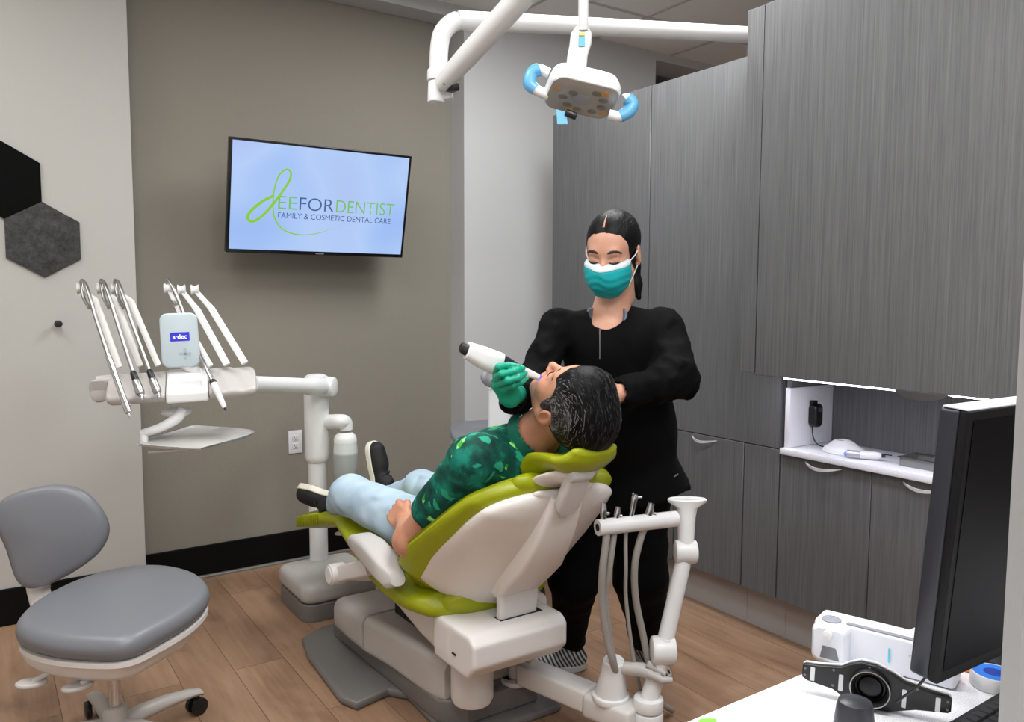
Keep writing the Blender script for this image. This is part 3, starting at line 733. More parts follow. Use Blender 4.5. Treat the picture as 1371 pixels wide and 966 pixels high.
# whip arms: (base px, bend px, top px), handpiece path
def whip(bx, bend, top, m, wide=.010):
    b = at(*bx); c = at(*bend); t_ = at(*top); r_ = V(0, 0, 1)
    mb = MB(); up = cn_
    mb.tube([b, b+(c-b)*.9, c, c+(t_-c)*.35, t_], [wide, wide, wide*.95, wide*.8, wide*.7], 10, 3, flat=.45, up=up)
    # grooved roller clip at the top
    mb.lathe(t_-cx_*.014, cx_, [(.015, 0), (.020, .002), (.015, .009), (.014, .014), (.015, .019), (.020, .026), (.015, .028)], 18)
    return mb.obj('whip_arm', m, du)
WM = mat('whip_white', (214, 212, 208), .35)
def instr(pts, grip, label, kind):
    """hose over the roller and a metal grip hanging in the console notch"""
    root = at(*pts[-1]); t = empty('dental_handpiece', root, label, 'handpiece', 'handpieces hanging on the delivery console')
    P = [at(*p) for p in pts]
    tip = P[-1]; st_ = P[-2]; dd = (tip-st_).normalized(); L = (tip-st_).length
    MB().tube(P[:-1], [.0062]*(len(P)-1), 10, 5).obj('hose', M['satin'], t)
    if kind == 'syringe':
        MB().tube([st_-dd*.02, st_, st_+dd*L*.55, st_+dd*L*.8, st_+dd*L*.9, st_+dd*L*.92], [.0062, .0085, .0095, .011, .011, .006], 16).obj('grip', M['chrome'], t)
        MB().tube([st_+dd*L*.9, tip-dd*.01, tip], [.006, .0045, .002], 12).obj('nozzle', M['chrome'], t)
        MB().sph(st_+dd*L*.78+cx_*.012, .004).obj('button', M['satin'], t)
    elif kind == 'motor':
        MB().tube([st_-dd*.004, st_+dd*.002, st_+dd*L*.28, st_+dd*L*.3], [.006, .0095, .011, .0105], 16).obj('collar', M['black_plastic'], t)
        MB().tube([st_+dd*L*.3, st_+dd*L*.34, st_+dd*L*.74, st_+dd*L*.80, st_+dd*L*.82], [.0105, .0125, .0135, .012, .007], 18).obj('grip', M['satin'], t)
        MB().tube([st_+dd*L*.8, st_+dd*L*.95, tip], [.007, .0065, .004], 12).obj('coupling', M['chrome'], t)
    else:
        MB().tube([st_-dd*.01, st_, st_+dd*L*.3], [.006, .0065, .009], 14).obj('shank', M['chrome'], t)
        MB().tube([st_+dd*L*.3, st_+dd*L*.32, st_+dd*L*.37, st_+dd*L*.38], [.0098, .0115, .0115, .0098], 16).obj('collar', M['black_plastic'], t)
        MB().tube([st_+dd*L*.37, st_+dd*L*.45, st_+dd*L*.88, st_+dd*L*.93], [.0105, .0112, .008, .005], 16).obj('grip', M['white_plastic'], t)
        MB().tube([st_+dd*L*.92, tip], [.0055, .001], 10).obj('tip', M['black_plastic'], t)
whip((160, 492, 2.58), (128, 402, 2.66), (109, 386, 2.68), WM)
whip((188, 490, 2.60), (155, 402, 2.68), (136, 386, 2.70), WM)
whip((212, 489, 2.62), (176, 404, 2.70), (155, 387, 2.72), WM)
whip((282, 490, 2.68), (241, 418, 2.78), (225, 386, 2.80), M['white_plastic'])
whip((304, 488, 2.70), (264, 415, 2.80), (243, 388, 2.82), M['white_plastic'], .012)
whip((328, 486, 2.72), (283, 413, 2.82), (261, 388, 2.84), M['white_plastic'], .012)
instr([(120, 412, 2.60), (112, 398, 2.65), (109, 376, 2.67), (116, 384, 2.60), (128, 425, 2.55), (146, 480, 2.50), (175, 560, 2.46)], 0, 'leftmost chrome handpiece, longest, hanging past the console edge', 'syringe')
instr([(146, 412, 2.62), (139, 398, 2.67), (135, 376, 2.69), (142, 384, 2.62), (156, 430, 2.57), (178, 498, 2.52), (191, 535, 2.49)], 0, 'second handpiece from left, steel with a black collar', 'motor')
instr([(166, 412, 2.64), (158, 398, 2.69), (154, 376, 2.71), (161, 384, 2.64), (176, 430, 2.59), (200, 496, 2.54), (214, 533, 2.51)], 0, 'third steel handpiece, black collar, nearest the blue display', 'motor')
instr([(236, 408, 2.78), (229, 398, 2.80), (224, 375, 2.81), (231, 384, 2.78), (246, 420, 2.76), (262, 462, 2.71), (276, 492, 2.63), (303, 550, 2.56)], 0, 'pen shaped handpiece with black tip, right of the blue display', 'pen')

# tray holder and tray
hp = MB(); hp.tube([at(245, 549, 2.66), at(236, 560, 2.64), at(215, 572, 2.62), at(190, 580, 2.62)], [.016, .018, .015, .013], 14, 5)
hp.cyl(at(193, 576, 2.62), at(193, 596, 2.62), .013, n=18)
p = at(200, 593, 2.63); hp.box(p, (.035, .022, .006), Matrix.Rotation(math.atan2(cx_.y, cx_.x), 3, 'Z'), .005)
hp.box(at(225, 603, 2.66), (.06, .012, .004), Matrix.Rotation(math.atan2(cx_.y, cx_.x), 3, 'Z'), .003)
hp.obj('tray_holder', M['white_plastic'], du)
MB().sph(at(236, 551, 2.70), (.05, .04, .018)).obj('console_underside', M['white_plastic'], du)
zt = at(200, 598, 2.55).z
tr = empty('instrument_tray', at(265, 588, 2.68), 'thin steel instrument tray held out below the handpiece console', 'tray')
tq = smooth_closed([V(*on(a, b, 2, zt)) for a, b in [(188, 594), (232, 580), (256, 573), (275, 573), (325, 577), (341, 580), (332, 586), (276, 602), (262, 604), (200, 600)]], 4)
c_ = sum(tq, Vector())/len(tq)
pl = MB().loft([[c_+(p-c_)*k+V(0, 0, z) for p in tq] for k, z in ((.90, .002), (.96, .0), (1.0, .008), (1.0, .0095), (.985, .0095), (.955, .0035), (.90, .0035))]); pl.obj('pan', mat('tray_steel', (206, 204, 200), .4, .15), tr)
MB().loft([[c_+(p-c_)*k+V(0, 0, z) for p in tq] for k, z in ((1.0, .0065), (1.012, .0075), (1.012, .0095), (1.0, .0105), (.99, .0095))], cap=False).obj('rim', M['chrome'], tr)

# ================================================================== DENTAL CHAIR (long axis along y, head towards the camera)
XC = 1.275
ch = empty('dental_chair', (XC, 2.3, 0), 'lime green and white reclined dental chair carrying the patient', 'dental chair')
GV, WP, GP, DP = M['green_vinyl'], M['warm_plastic'], M['grey_plastic'], M['dark_plastic']
M['shell'] = mat('white_shell', (226, 219, 213), .35)
# floor plate with a side wing
pts = [on(a, b, 2, .02) for a, b in [(404, 856), (412, 878), (455, 935), (478, 944), (520, 925), (545, 930), (600, 985)]]
pts = [V(p.x, p.y, 0) for p in pts]
plate = pts+[V(1.03, 1.97, 0), V(1.52, 1.97, 0), V(1.54, 2.6, 0), V(1.50, 2.95, 0), V(1.10, 2.98, 0)]
MB().slab(plate, V(0, 0, 1), .03, .012).obj('floor_plate', DP, ch)
w_ = MB().slab([V(1.10, 2.86, .03), V(1.13, 2.08, .03), V(1.20, 2.02, .03), V(1.46, 2.02, .03), V(1.50, 2.2, .03), V(1.50, 2.84, .03)], V(0, 0, 1), .075, .01)
w_.obj('base_skirt', DP, ch)
# lift covers: profile along y lofted, flared at the sides
def bodyloft(name, sec, m, r=.03, par=ch, n=5):
    """sec: (y, x0, x1, z0, z1) rounded-rectangle sections"""
    rings = []
    for y, x0, x1, z0, z1 in sec:
        w2, h2 = (x1-x0)/2, (z1-z0)/2; rr_ = min(r, w2*.95, h2*.95)
        rings.append([V((x0+x1)/2+a, y, (z0+z1)/2+b) for a, b in rrect(w2, h2, rr_, n)])
    return MB().loft(rings).obj(name, m, par)
bodyloft('lift_cover_front', [(2.80, 1.10, 1.50, .10, .17), (2.785, 1.075, 1.52, .10, .20), (2.75, 1.06, 1.535, .10, .22), (2.60, 1.06, 1.535, .10, .235), (2.505, 1.065, 1.53, .10, .238)], GP, .035)
bodyloft('lift_cover_rear', [(2.50, 1.07, 1.525, .10, .233), (2.35, 1.10, 1.50, .095, .235), (2.2, 1.115, 1.47, .09, .235), (2.09, 1.135, 1.44, .085, .23), (2.07, 1.148, 1.43, .09, .215)], GP, .028)
MB().boxx(1.16, 1.44, 2.06, 2.3, .03, .12, .015).obj('lift_mechanism', M['dark_plastic'], ch)
MB().boxx(1.18, 1.42, 2.0, 2.5, .20, .36, .02).obj('lift_column', M['gap'], ch)
# rear housing and seat carriage
f = s_box((1.237, 1.895, .352), (.160, .115, .064), .011)
f = s_int(f, s_plane((1.245, 1.80, .31), (0, -.72, -.69)), .007)
f = s_int(f, s_plane((1.245, 1.795, .405), (0, -.6, .8)), .006)
f = s_u(.012, f, s_box((1.242, 1.97, .36), (.162, .06, .052), .02)); f.bb = (_a((1.06, 1.76, .27)), _a((1.44, 2.05, .43)))
rh = sdf_obj('rear_housing', f, .006, WP, ch)
MB().boxx(1.205, 1.355, 1.845, 1.885, .395, .4165, .002).obj('hinge_slot', M['gap'], rh)
MB().boxx(1.0735, 1.08, 1.875, 1.895, .337, .341).obj('vent_mark', M['gap'], rh)
bodyloft('seat_carriage', [(2.42, 1.13, 1.42, .30, .385), (2.3, 1.105, 1.445, .315, .40), (2.16, 1.10, 1.45, .29, .42), (2.04, 1.10, 1.45, .275, .428), (1.955, 1.102, 1.448, .285, .42)], WP, .03)
# seat cushion and leg rest: stations (y, z of centre, half width, half thickness, wrap)
def pad(name, st_, m, par=ch, r=None, n=8, x0=XC, k=3, ends=True, sq=3.2):
    ys = [Vector((s_[0], s_[1], 0)) for s_ in st_]; P, _r = catmull(ys, [0]*len(ys), k)
    def itp(j): return catmull(ys, [s_[j] for s_ in st_], k)[1]
    W2, T2, C2 = itp(2), itp(3), itp(4); OX = itp(5) if len(st_[0]) > 5 else [0]*len(P); rings = []
    N = 28
    def ring(i, sw=1, stt=1, dy=V(0, 0, 0)):
        p = P[i]; t = (P[min(i+1, len(P)-1)]-P[max(i-1, 0)]).normalized(); nn = V(-t.y, t.x, 0)
        if nn.y < 0: nn = -nn
        out = []
        for q in range(N):
            a = 2*math.pi*q/N; ca, sa = math.cos(a), math.sin(a)
            u = math.copysign(abs(ca)**(2/sq), ca)*W2[i]*sw; v_ = math.copysign(abs(sa)**(2/2.4), sa)*T2[i]*stt
            off = v_+C2[i]*(u/W2[i])**2
            out.append(V(x0+OX[i]+u, p.x+dy.x+nn.x*off, p.y+dy.y+nn.y*off))
        return out
    t0_ = (P[1]-P[0]).normalized(); t1_ = (P[-1]-P[-2]).normalized(); th0, th1 = T2[0], T2[-1]
    if ends:
        for j in range(5): a = j/5*math.pi/2; rings.append(ring(0, 1-(1-math.sin(a))*th0/W2[0]*1.3, max(.12, math.sin(a)), -t0_*th0*math.cos(a)))
    for i in range(len(P)): rings.append(ring(i))
    if ends:
        for j in range(4, -1, -1): a = j/5*math.pi/2; rings.append(ring(len(P)-1, 1-(1-math.sin(a))*th1/W2[-1]*1.3, max(.12, math.sin(a)), t1_*th1*math.cos(a)))
    return MB().loft(rings).obj(name, m, par)
seat_st = [(1.975, .442, .17, .046, .01), (2.0, .430, .222, .047, .012), (2.08, .425, .252, .048, .015), (2.2, .428, .258, .048, .015), (2.34, .450, .252, .046, .01), (2.5, .500, .244, .042, .005), (2.64, .54, .234, .040, .0)]
pad('seat_cushion', seat_st, GV, x0=1.26)
leg_st = [(2.66, .538, .234, .040, 0), (2.75, .518, .234, .040, .0), (2.88, .482, .233, .040, .006), (3.0, .450, .232, .041, .006), (3.095, .425, .228, .041, .006)]
lr = pad('legrest_cushion', leg_st, GV)
rb = MB()
for i in range(13):
    t_ = i/12; y = 2.86+.24*t_; z = .492-.285*(y-2.88); x = XC-.232+.006*t_
    rb.box((x-.0015, y, z), (.004, .0035, .024), Matrix.Rotation(math.radians(16), 3, 'X'), .002)
rb.obj('side_ribs', GV, lr)
pad('seat_shell', [(a, b-.045, c_*.82, .016, e) for a, b, c_, d, e in seat_st[1:]]+[(2.8, .45, .16, .016, .0), (2.95, .40, .13, .014, 0)], WP)
MB().boxx(1.18, 1.37, 2.35, 2.75, .36, .45, .03).obj('leg_link', WP, ch)
# backrest: pad + shell
BXC = 1.29
back_st = [(2.005, .438, .245, .034, .12), (1.965, .485, .298, .038, .125), (1.895, .570, .302, .038, .112), (1.83, .655, .290, .038, .080), (1.775, .735, .270, .036, .050), (1.735, .792, .245, .034, .030), (1.712, .822, .20, .032, .02), (1.695, .842, .14, .030, .012)]
bkp = pad('backrest_cushion', back_st, GV, k=4, sq=4, x0=BXC)
pad('backrest_piping', [(a, b, c_*1.0, .004, e+.012) for a, b, c_, d, e in back_st], GV, bkp, k=4, sq=4, x0=BXC)
def offs(st_, d, kw, th, kc=1.0):
    out = []
    for i, s_ in enumerate(st_):
        a, b_ = st_[max(i-1, 0)], st_[min(i+1, len(st_)-1)]; t = V(b_[0]-a[0], b_[1]-a[1], 0).normalized(); nn = V(t.y, -t.x, 0)
        if nn.y > 0: nn = -nn
        out.append((s_[0]+nn.x*d, s_[1]+nn.y*d, s_[2]*kw, th, s_[4]*kc))
    return out
sh_ = offs(back_st[:], .042, .86, .028, .92)
sh_.insert(0, (sh_[0][0]+.02, sh_[0][1]-.03, .12, .016, .05)); sh_[1] = (sh_[1][0], sh_[1][1], .165, .020, .07)
for i, (kc_, th_, kw_) in {3: (.92, .030, .86), 4: (.92, .032, .87), 5: (.92, .034, .88), 6: (.9, .030, .88), 7: (.9, .024, .84)}.items():
    b_ = back_st[i-1]; sh_[i] = (sh_[i][0], sh_[i][1], b_[2]*kw_, th_, b_[4]*kc_)
sh_[-1] = (sh_[-1][0], sh_[-1][1], .10, .014, .01)
shell = pad('backrest_shell', sh_, M['shell'], k=4, sq=3.4, x0=BXC)
# raised spine on the shell and the curved strap down into the housing
def sect(y, z, hw_, hh_, tilt_, r=.02):
    c, s_ = math.cos(tilt_), math.sin(tilt_)
    return [V(XC+a, y+b*s_*-1, z+b*c) for a, b in rrect(hw_, hh_, min(r, hh_*.9), 4)]
spn = [(1.652, .815, .050, .012, .9), (1.662, .785, .058, .020, .9), (1.705, .705, .066, .030, .88), (1.775, .605, .076, .036, .8), (1.842, .535, .080, .032, .55), (1.875, .49, .074, .026, .2), (1.88, .475, .066, .018, 0)]
def spring(y, z, hw_, th_, tl_):
    # ring whose thickness direction is the back normal, tl_ blends it towards straight back
    nn = V(0, -(.64*tl_+1*(1-tl_)), -.77*tl_).normalized(); tt = V(1, 0, 0)
    return [V(XC+.012*min(1, max(0, (z-.5)/.3)), y, z)+tt*a+nn*b for a, b in rrect(hw_, th_, min(.016, th_*.8), 4)]
MB().loft([spring(*s_) for s_ in spn]).obj('backrest_spine', M['shell'], shell)
stp = [(1.868, .50, .070, .018, 0), (1.862, .47, .068, .017, 0), (1.866, .43, .066, .015, 0), (1.872, .39, .066, .014, 0)]
MB().loft([spring(*s_) for s_ in stp]).obj('backrest_strap', WP, ch)
# headrest
hr_st = [(1.732, .838, .075, .022, .01), (1.715, .866, .098, .026, .02), (1.682, .889, .104, .028, .03), (1.635, .898, .104, .027, .03), (1.585, .906, .100, .025, .022), (1.555, .924, .088, .022, .012), (1.540, .942, .075, .018, .01)]
hr = pad('headrest_cushion', hr_st, GV, k=4, sq=2.8, x0=BXC)
pad('headrest_shell', [(1.700, .820, .055, .012, .0), (1.686, .834, .090, .014, .005), (1.660, .852, .098, .014, .015), (1.62, .864, .092, .014, .02), (1.59, .876, .06, .012, .02)], M['shell'], hr, k=4, x0=BXC)
lk = MB(); q0, q1 = V(XC, 1.60, .875), V(XC, 1.635, .80)
for a, b_, rr_ in ((V(XC, 1.585, .885), V(XC, 1.60, .86), .03),): lk.cyl(a-V(.035, 0, 0), a+V(.035, 0, 0), .022, n=20, bev=.005)
lk.loft([[V(XC+a, 1.0*yy, zz)+V(0, b*.75, b*.6) for a, b in rrect(ww, .017, .01)] for yy, zz, ww in ((1.575, .905, .025), (1.588, .88, .034), (1.612, .83, .038), (1.636, .79, .034), (1.645, .775, .025))])
lk.obj('headrest_link', mat('frosted_link', (206, 204, 202), .25), hr)
MB().box((XC, 1.655, .785), (.026, .012, .02), Matrix.Rotation(.7, 3, 'X'), .004).obj('headrest_bar', M['satin'], hr)
# left armrest with its round pivot
ar = MB()
pv = V(.985, 2.505, .405)
ar.cyl(pv+V(-.035, 0, 0), pv+V(.02, 0, 0), .036, n=30, bev=.006)
ar.loft([[pv+V(a+.004, 0, 0)+V(0, yy+b*.35, zz+b*.9) for a, b in rrect(.02, .028, .008)] for yy, zz in ((-.02, .005), (-.20, .075), (-.26, .10))])
# curved arm pad
ap = []
for (yy, zz, hw_, hh_) in ((2.37, .552, .02, .012), (2.345, .556, .032, .024), (2.29, .562, .040, .034), (2.21, .555, .042, .042), (2.14, .540, .042, .044), (2.085, .528, .038, .040), (2.055, .525, .024, .024)):
    ap.append([V(.985+a, yy+b*.45, zz+b*.9) for a, b in rrect(hw_, hh_, min(.02, hh_*.9, hw_*.9), 5)])
arm_o = ar.obj('armrest', WP, ch); MB().loft(ap).obj('arm_pad', GP, arm_o)
MB().cyl(pv+V(-.036, 0, 0), pv+V(-.0385, 0, 0), .028, n=30).obj('pivot_cap', M['white_plastic'], arm_o)
ar = MB(); px_ = 2*XC-.975; ar.cyl(V(px_-.02, 2.5, .408), V(px_+.035, 2.5, .408), .036, n=24, bev=.006)
ar.loft([[V(px_, 2.5, .408)+V(a, yy+b*.5, zz+b*.85) for a, b in rrect(.022, .026, .008)] for yy, zz in ((-.02, .005), (-.17, .055), (-.2, .065))])
arm2 = ar.obj('armrest', WP, ch)
MB().loft([[V(2*XC-p.x-.02, p.y+.1, p.z+.0) for p in r_] for r_ in ap]).obj('arm_pad', GP, arm2)
MB().tube([V(1.0, 2.5, .40), V(1.14, 2.44, .385), V(1.42, 2.44, .385), V(px_-.02, 2.5, .40)], .02, 12).obj('armrest_bar', WP, ch)

# ================================================================== ASSISTANT ARM AND ITS INSTRUMENTS
aa = empty('assistant_arm', at(640, 910, 2.42), 'white jointed assistant instrument arm at the rear of the chair base', 'instrument arm')
hubc = V(1.195, 1.985, 0)
MB().lathe(V(hubc.x, hubc.y, .10), (0, 0, 1), [(.04, .025), (.058, .027), (.064, .04), (.064, .14), (.06, .15), (.05, .152)], 36).obj('hub', WP, aa)
A0 = at(672, 880, 2.36); A1 = at(835, 945, 2.30)
zt_, zb_ = .205, .105
a0 = on(690, 880, 2, .18); a1 = on(845, 942, 2, .18)
dd = V(a1.x-a0.x, a1.y-a0.y, 0).normalized(); sd = V(-dd.y, dd.x, 0)
def ybox(mb, c, lx, ly, z0, z1, bev=.012):
    R3 = Matrix(((dd.x, -dd.y, 0), (dd.y, dd.x, 0), (0, 0, 1)))
    mb.box(V(c.x, c.y, (z0+z1)/2), (lx, ly, (z1-z0)/2), R3, bev, 3); return mb
L_ = (V(a1.x, a1.y, 0)-V(a0.x, a0.y, 0)).length; P0 = V(a0.x, a0.y, 0)
ybox(MB(), P0+dd*(L_*.38), L_*.30, .04, .115, .182, .01).obj('link_beam', WP, aa)
ybox(MB(), P0+dd*(L_*.86), L_*.19, .046, .107, .178, .014).obj('end_beam', WP, aa)
kn = MB(); kc = P0+dd*.0
for z0, z1 in ((.10, .118), (.176, .194)): kn.cyl(kc+V(0, 0, z0), kc+V(0, 0, z1), .05, n=30, bev=.006); ybox(kn, kc+dd*-.05, .06, .04, z0, z1, .006)
kn.cyl(kc+V(0, 0, .10), kc+V(0, 0, .19), .022, n=18); kn.obj('knuckle', WP, aa)
MB().tube([kc+V(0, 0, .208)-dd*.02, kc+V(0, 0, .204)+dd*.10-sd*.03], [.014, .011], 12).obj('lock_lever', GP, aa)
MB().cyl(kc+V(0, 0, .1941), kc+V(0, 0, .198), .024).obj('knuckle_cap', DP, aa)
# vacuum canister
vb = on(812, 935, 2, .195); 
vc = MB(); tl_ = V(.05, .02, 1).normalized(); vb = V(vb.x, vb.y, .192)
vb = P0+dd*(L_*.84)+V(0, 0, .178)
axd = (at(822, 884, 2.30)-vb).normalized()
hv = (at(822, 882, 2.30)-vb).length
vc.lathe(vb, (0, 0, 1), [(.052, -.01), (.056, 0), (.054, .008), (.045, .012)], 30)
vc.lathe(vb, axd, [(.046, .0), (.045, hv*.2), (.036, hv*.6), (.032, hv*.88), (.032, hv*.96), (.028, hv)], 30); can = vc.obj('canister', M['white_plastic'], aa)
hg = vb+axd*hv*.80
MB().tube([hg, at(860, 896, 2.27), at(872, 902, 2.26)], [.017, .020, .017], 14).tube([at(866, 888, 2.26), at(890, 902, 2.25)], [.012, .007], 10).tube([at(866, 900, 2.25), at(886, 910, 2.24), at(900, 910, 2.24)], [.013, .010, .008], 10).obj('hose_manifold', GP, can)
# pivot and post
pc_ = at(866, 930, 2.24)
pz = on(866, 945, 2, .14)
pc_ = V(a1.x, a1.y, 0)+dd*.03
pc_ = V(*on(868, 948, 2, .17)); pc_.z = 0
mb = MB(); mb.cyl(pc_+V(0, 0, .10), pc_+V(0, 0, .165), .042, n=30, bev=.006); mb.cyl(pc_+V(0, 0, .167), pc_+V(0, 0, .205), .042, n=30, bev=.006)
mb.box((P0+dd*(L_*1.0)+pc_)/2+V(0, 0, .145), ((P0+dd*L_-pc_).length/2+.01, .02, .022), Matrix.Rotation(math.atan2((pc_-P0-dd*L_).y, (pc_-P0-dd*L_).x), 3, 'Z'), .006)
mb.obj('swivel', M['white_plastic'], aa)
q0 = V(pc_.x, pc_.y, .19); q1 = at(888, 870, 2.27); q2 = at(918, 738, 2.30)
mb = MB(); mb.tube([q0, q1], [.026, .026], 18)
sdir = V(.83, -.56, 0)
mb.cyl(q1-sdir*.034, q1+sdir*.034, .040, n=28, bev=.008); mb.tube([q1, q1+(q2-q1)*.12], [.036, .028], 20); mb.obj('elbow', M['white_plastic'], aa)
MB().tube([q1+(q2-q1)*.10, q2-(q2-q1)*.1], [.0235, .0225], 22).obj('post', M['white_plastic'], aa)
mb = MB(); mb.cyl(q2-sdir*.032, q2+sdir*.032, .034, n=28, bev=.008); mb.obj('upper_joint', M['white_plastic'], aa)
q3 = at(919, 692, 2.31)
ht = at(920, 668, 2.31)
def oval(c, a, b_, dz=0): return [c+sdir*a*math.cos(q)+V(.56, .83, 0)*b_*math.sin(q)+V(0, 0, dz) for q in [j*2*math.pi/28 for j in range(28)]]
mb = MB(); mb.loft([oval(q2+V(0, 0, .02), .022, .022), oval(q3, .026, .024), oval(q3+(ht-q3)*.55, .030, .024), oval(ht-V(0, 0, .008), .055, .026), oval(ht, .057, .027), oval(ht+V(0, 0, .003), .053, .024), oval(ht-V(0, 0, .001), .046, .018)])
mb.obj('handle_head', M['white_plastic'], aa)
bar0, bar1 = at(800, 706, 2.20), at(905, 694, 2.29)
mb = MB(); mb.tube([bar0, bar1], [.0225, .0225], 22); bar = mb.obj('holder_bar', M['white_plastic'], aa)
bd = (bar1-bar0).normalized()
MB().cyl(bar0-bd*.0008, bar0+bd*.002, .011, n=18).obj('end_plug', M['gap'], bar)
for i, (x, ytip, xt, xb, r_, lab, kd) in enumerate(((808, 672, 808, 812, .0085, 'leftmost, straight chrome valve in the white holder bar', 'valve'), (824, 678, 828, 822, .0075, 'short tilted steel valve, second in the white holder bar', 'valve'), (843, 660, 851, 838, .0055, 'tall chrome air and water syringe with a side nozzle', 'syringe'), (866, 673, 872, 859, .010, 'wide mouthed chrome suction tip, rightmost in the holder bar', 'valve'))):
    dep = 2.20+.09*(x-800)/105
    base = at(x, 702, dep); tp = at(xt, ytip, dep); t = empty('suction_handpiece' if kd == 'valve' else 'air_water_syringe', base, lab, 'dental instrument', 'instruments in the assistant holder bar')
    d_ = (tp-base).normalized(); L2 = (tp-base).length
    if kd == 'valve':
        mb = MB(); mb.lathe(base, d_, [(r_*.8, 0), (r_*.95, L2*.3), (r_*1.15, L2*.5), (r_*1.15, L2*.7), (r_*.9, L2*.92), (r_*.9, L2), (r_*.6, L2), (r_*.55, L2*.9)], 18); o = mb.obj('body', M['chrome'], t)
        MB().cyl(base+d_*L2*.5+sdir*(r_*1.0), base+d_*L2*.5+sdir*(r_*1.9), r_*.5, n=12).obj('lever', M['satin'], t)
    else:
        MB().lathe(base, d_, [(r_, 0), (r_*1.1, L2*.3), (r_*1.5, L2*.75), (r_*1.7, L2*.88), (r_*1.3, L2*.97), (r_*.6, L2)], 16).obj('body', M['chrome'], t)
        MB().tube([base+d_*L2*.86, base+d_*L2*.86+sdir*.02+V(0, 0, .001)], [.005, .004], 10).obj('nozzle', M['satin'], t)
        MB().sph(base+d_*L2*.98-sdir*.006, .004).obj('button', M['satin'], t)
    bot = at(xb, 716, dep)
    ends = {0: [(807, 760), (806, 800), (812, 850), (822, 890)], 1: [(816, 760), (811, 800), (816, 850), (824, 895)], 2: [(838, 760), (838, 800), (845, 860), (852, 900)], 3: [(850, 755), (851, 800), (861, 850), (872, 905)]}[i]
    rr_ = (.0105, .009, .0055, .010)[i]
    P = [base, bot]+[at(a, b, dep+.02*j) for j, (a, b) in enumerate(ends)]
    P.append(at(ends[-1][0]+10, ends[-1][1]+32, dep+.16)); P.append(V(*on(ends[-1][0]+16+4*i, 950, 2, .02)))
    MB().tube(P, rr_, 12, 6).obj('hose', M['hose'], t)

# ================================================================== OPERATING LIGHT
ol = empty('operating_light', at(586, 125, 2.5), 'white ceiling-hung operating light on a long jointed arm', 'operating light')
MB().tube([at(1012, 47, 3.0), at(840, 38, 2.78), at(640, 28.5, 2.52), at(612, 28, 2.49), at(594, 42, 2.47), at(588, 66, 2.47), at(587, 108, 2.47)], [.0285]*7, 22, 6).obj('horizontal_pole', M['white_plastic'], ol)
k0 = at(586, 100, 2.47); k1 = at(584, 138, 2.47)
mb = MB(); mb.cyl(at(586.5, 94, 2.47), at(586, 109, 2.47), .033, n=26, bev=.003); mb.cyl(at(585, 110, 2.47), k1, .027, n=26, bev=.004)
mb.slab([at(a, b, 2.46) for a, b in ((590, 118), (606, 112), (606, 130), (588, 134))], _F, .03, .003); mb.obj('swivel_joint', M['white_plastic'], ol)
s0, s1 = at(592, 112, 2.44), at(720, -28, 2.05)
mb = MB(); d_ = (s1-s0); mb.tube([s0-d_.normalized()*.012, s0, s0+d_*.1, s0+d_*.3, s1], [.014, .026, .029, .032, .034], 20); sa = mb.obj('spring_arm', M['white_plastic'], ol)
sd2 = at(596, 113, 2.40)
MB().cyl(at(595, 112, 2.40), at(595, 112, 2.415), .004, n=10).obj('screw', M['gap'], sa)
MB().cyl(at(597, 104, 2.40), at(597, 104, 2.415), .003, n=10).obj('screw', M['gap'], sa)
MB().box(at(606, 117, 2.43), (.014, .02, .012), None, .004).obj('bumper', M['black_plastic'], sa)
MB().tube([s1, at(760, -45, 2.02), at(781, -30, 2.02)], [.034, .03, .02], 16, 4).obj('top_elbow', M['white_plastic'], ol)
lp = at(781, 40, 2.06)
MB().tube([at(781, -34, 2.02), lp], [.0135, .0125], 18).obj('drop_rod', M['white_plastic'], ol)
yk = []
for px_y, py_, w2, th_ in ((779, 36, 8, .010), (778, 46, 14, .014), (777, 60, 14.5, .016), (773, 75, 13.5, .016), (771, 95, 13.5, .015), (771, 112, 13, .014)):
    c = at(px_y, py_, 2.07); hw_ = w2/FPX*2.07; yk.append([c+_R*a+_F*b for a, b in rrect(hw_, th_, .009, 4)])
yoke = MB().loft(yk).obj('yoke', mat('light_yoke', (214, 214, 212), .3), ol)
kp = MB(); kp.slab([at(779+a, 56+b, 2.052) for a, b in rrect(4.4, 6, 1)], -_F, .002); kp.obj('keypad', mat('keypad_blue', (70, 160, 220), .4), yoke)
kp = MB(); kp.slab([at(779+a, 46+b, 2.052) for a, b in rrect(4.4, 1.4, .5)], -_F, .002); kp.obj('keypad_mark', mat('keypad_yellow', (200, 205, 40), .4), yoke)
# head: faces down and towards the camera-left; local x = long axis
HX = (at(830, 128, 2.10)-at(742, 107, 2.06)).normalized()
HN = (V(0, 0, -1)*.86-_F*.46+HX*.0); HN = (HN-HX*HN.dot(HX)).normalized()
HY = HN.cross(HX).normalized()
if HY.dot(_F) < 0: HY = -HY
hc = at(779, 126, 2.08)
def hp_(x, y, z=0): return hc+HX*x+HY*y+HN*z
rr_ = rrect(.094, .060, .034, 7)
def hring(k, z, ky=1): return [hp_(a*k, b*k*ky, z) for a, b in rr_]
mb = MB(); mb.loft([hring(.55, -.050), hring(.80, -.046), hring(.93, -.036), hring(1.0, -.018), hring(1.02, -.004), hring(.99, .010), hring(.96, .013)]); head = mb.obj('light_head', M['white_plastic'], ol)
m = mat('lens_plate', (160, 156, 150), .2, coat=.3)
MB().loft([hring(.955, .0125), hring(.95, .016), hring(.90, .017), hring(.5, .0175), hring(.05, .0178)]).obj('lens', m, head)
lm, om = mat('led_cell', (122, 118, 108), .3), mat('amber_led', (190, 142, 84), .3)
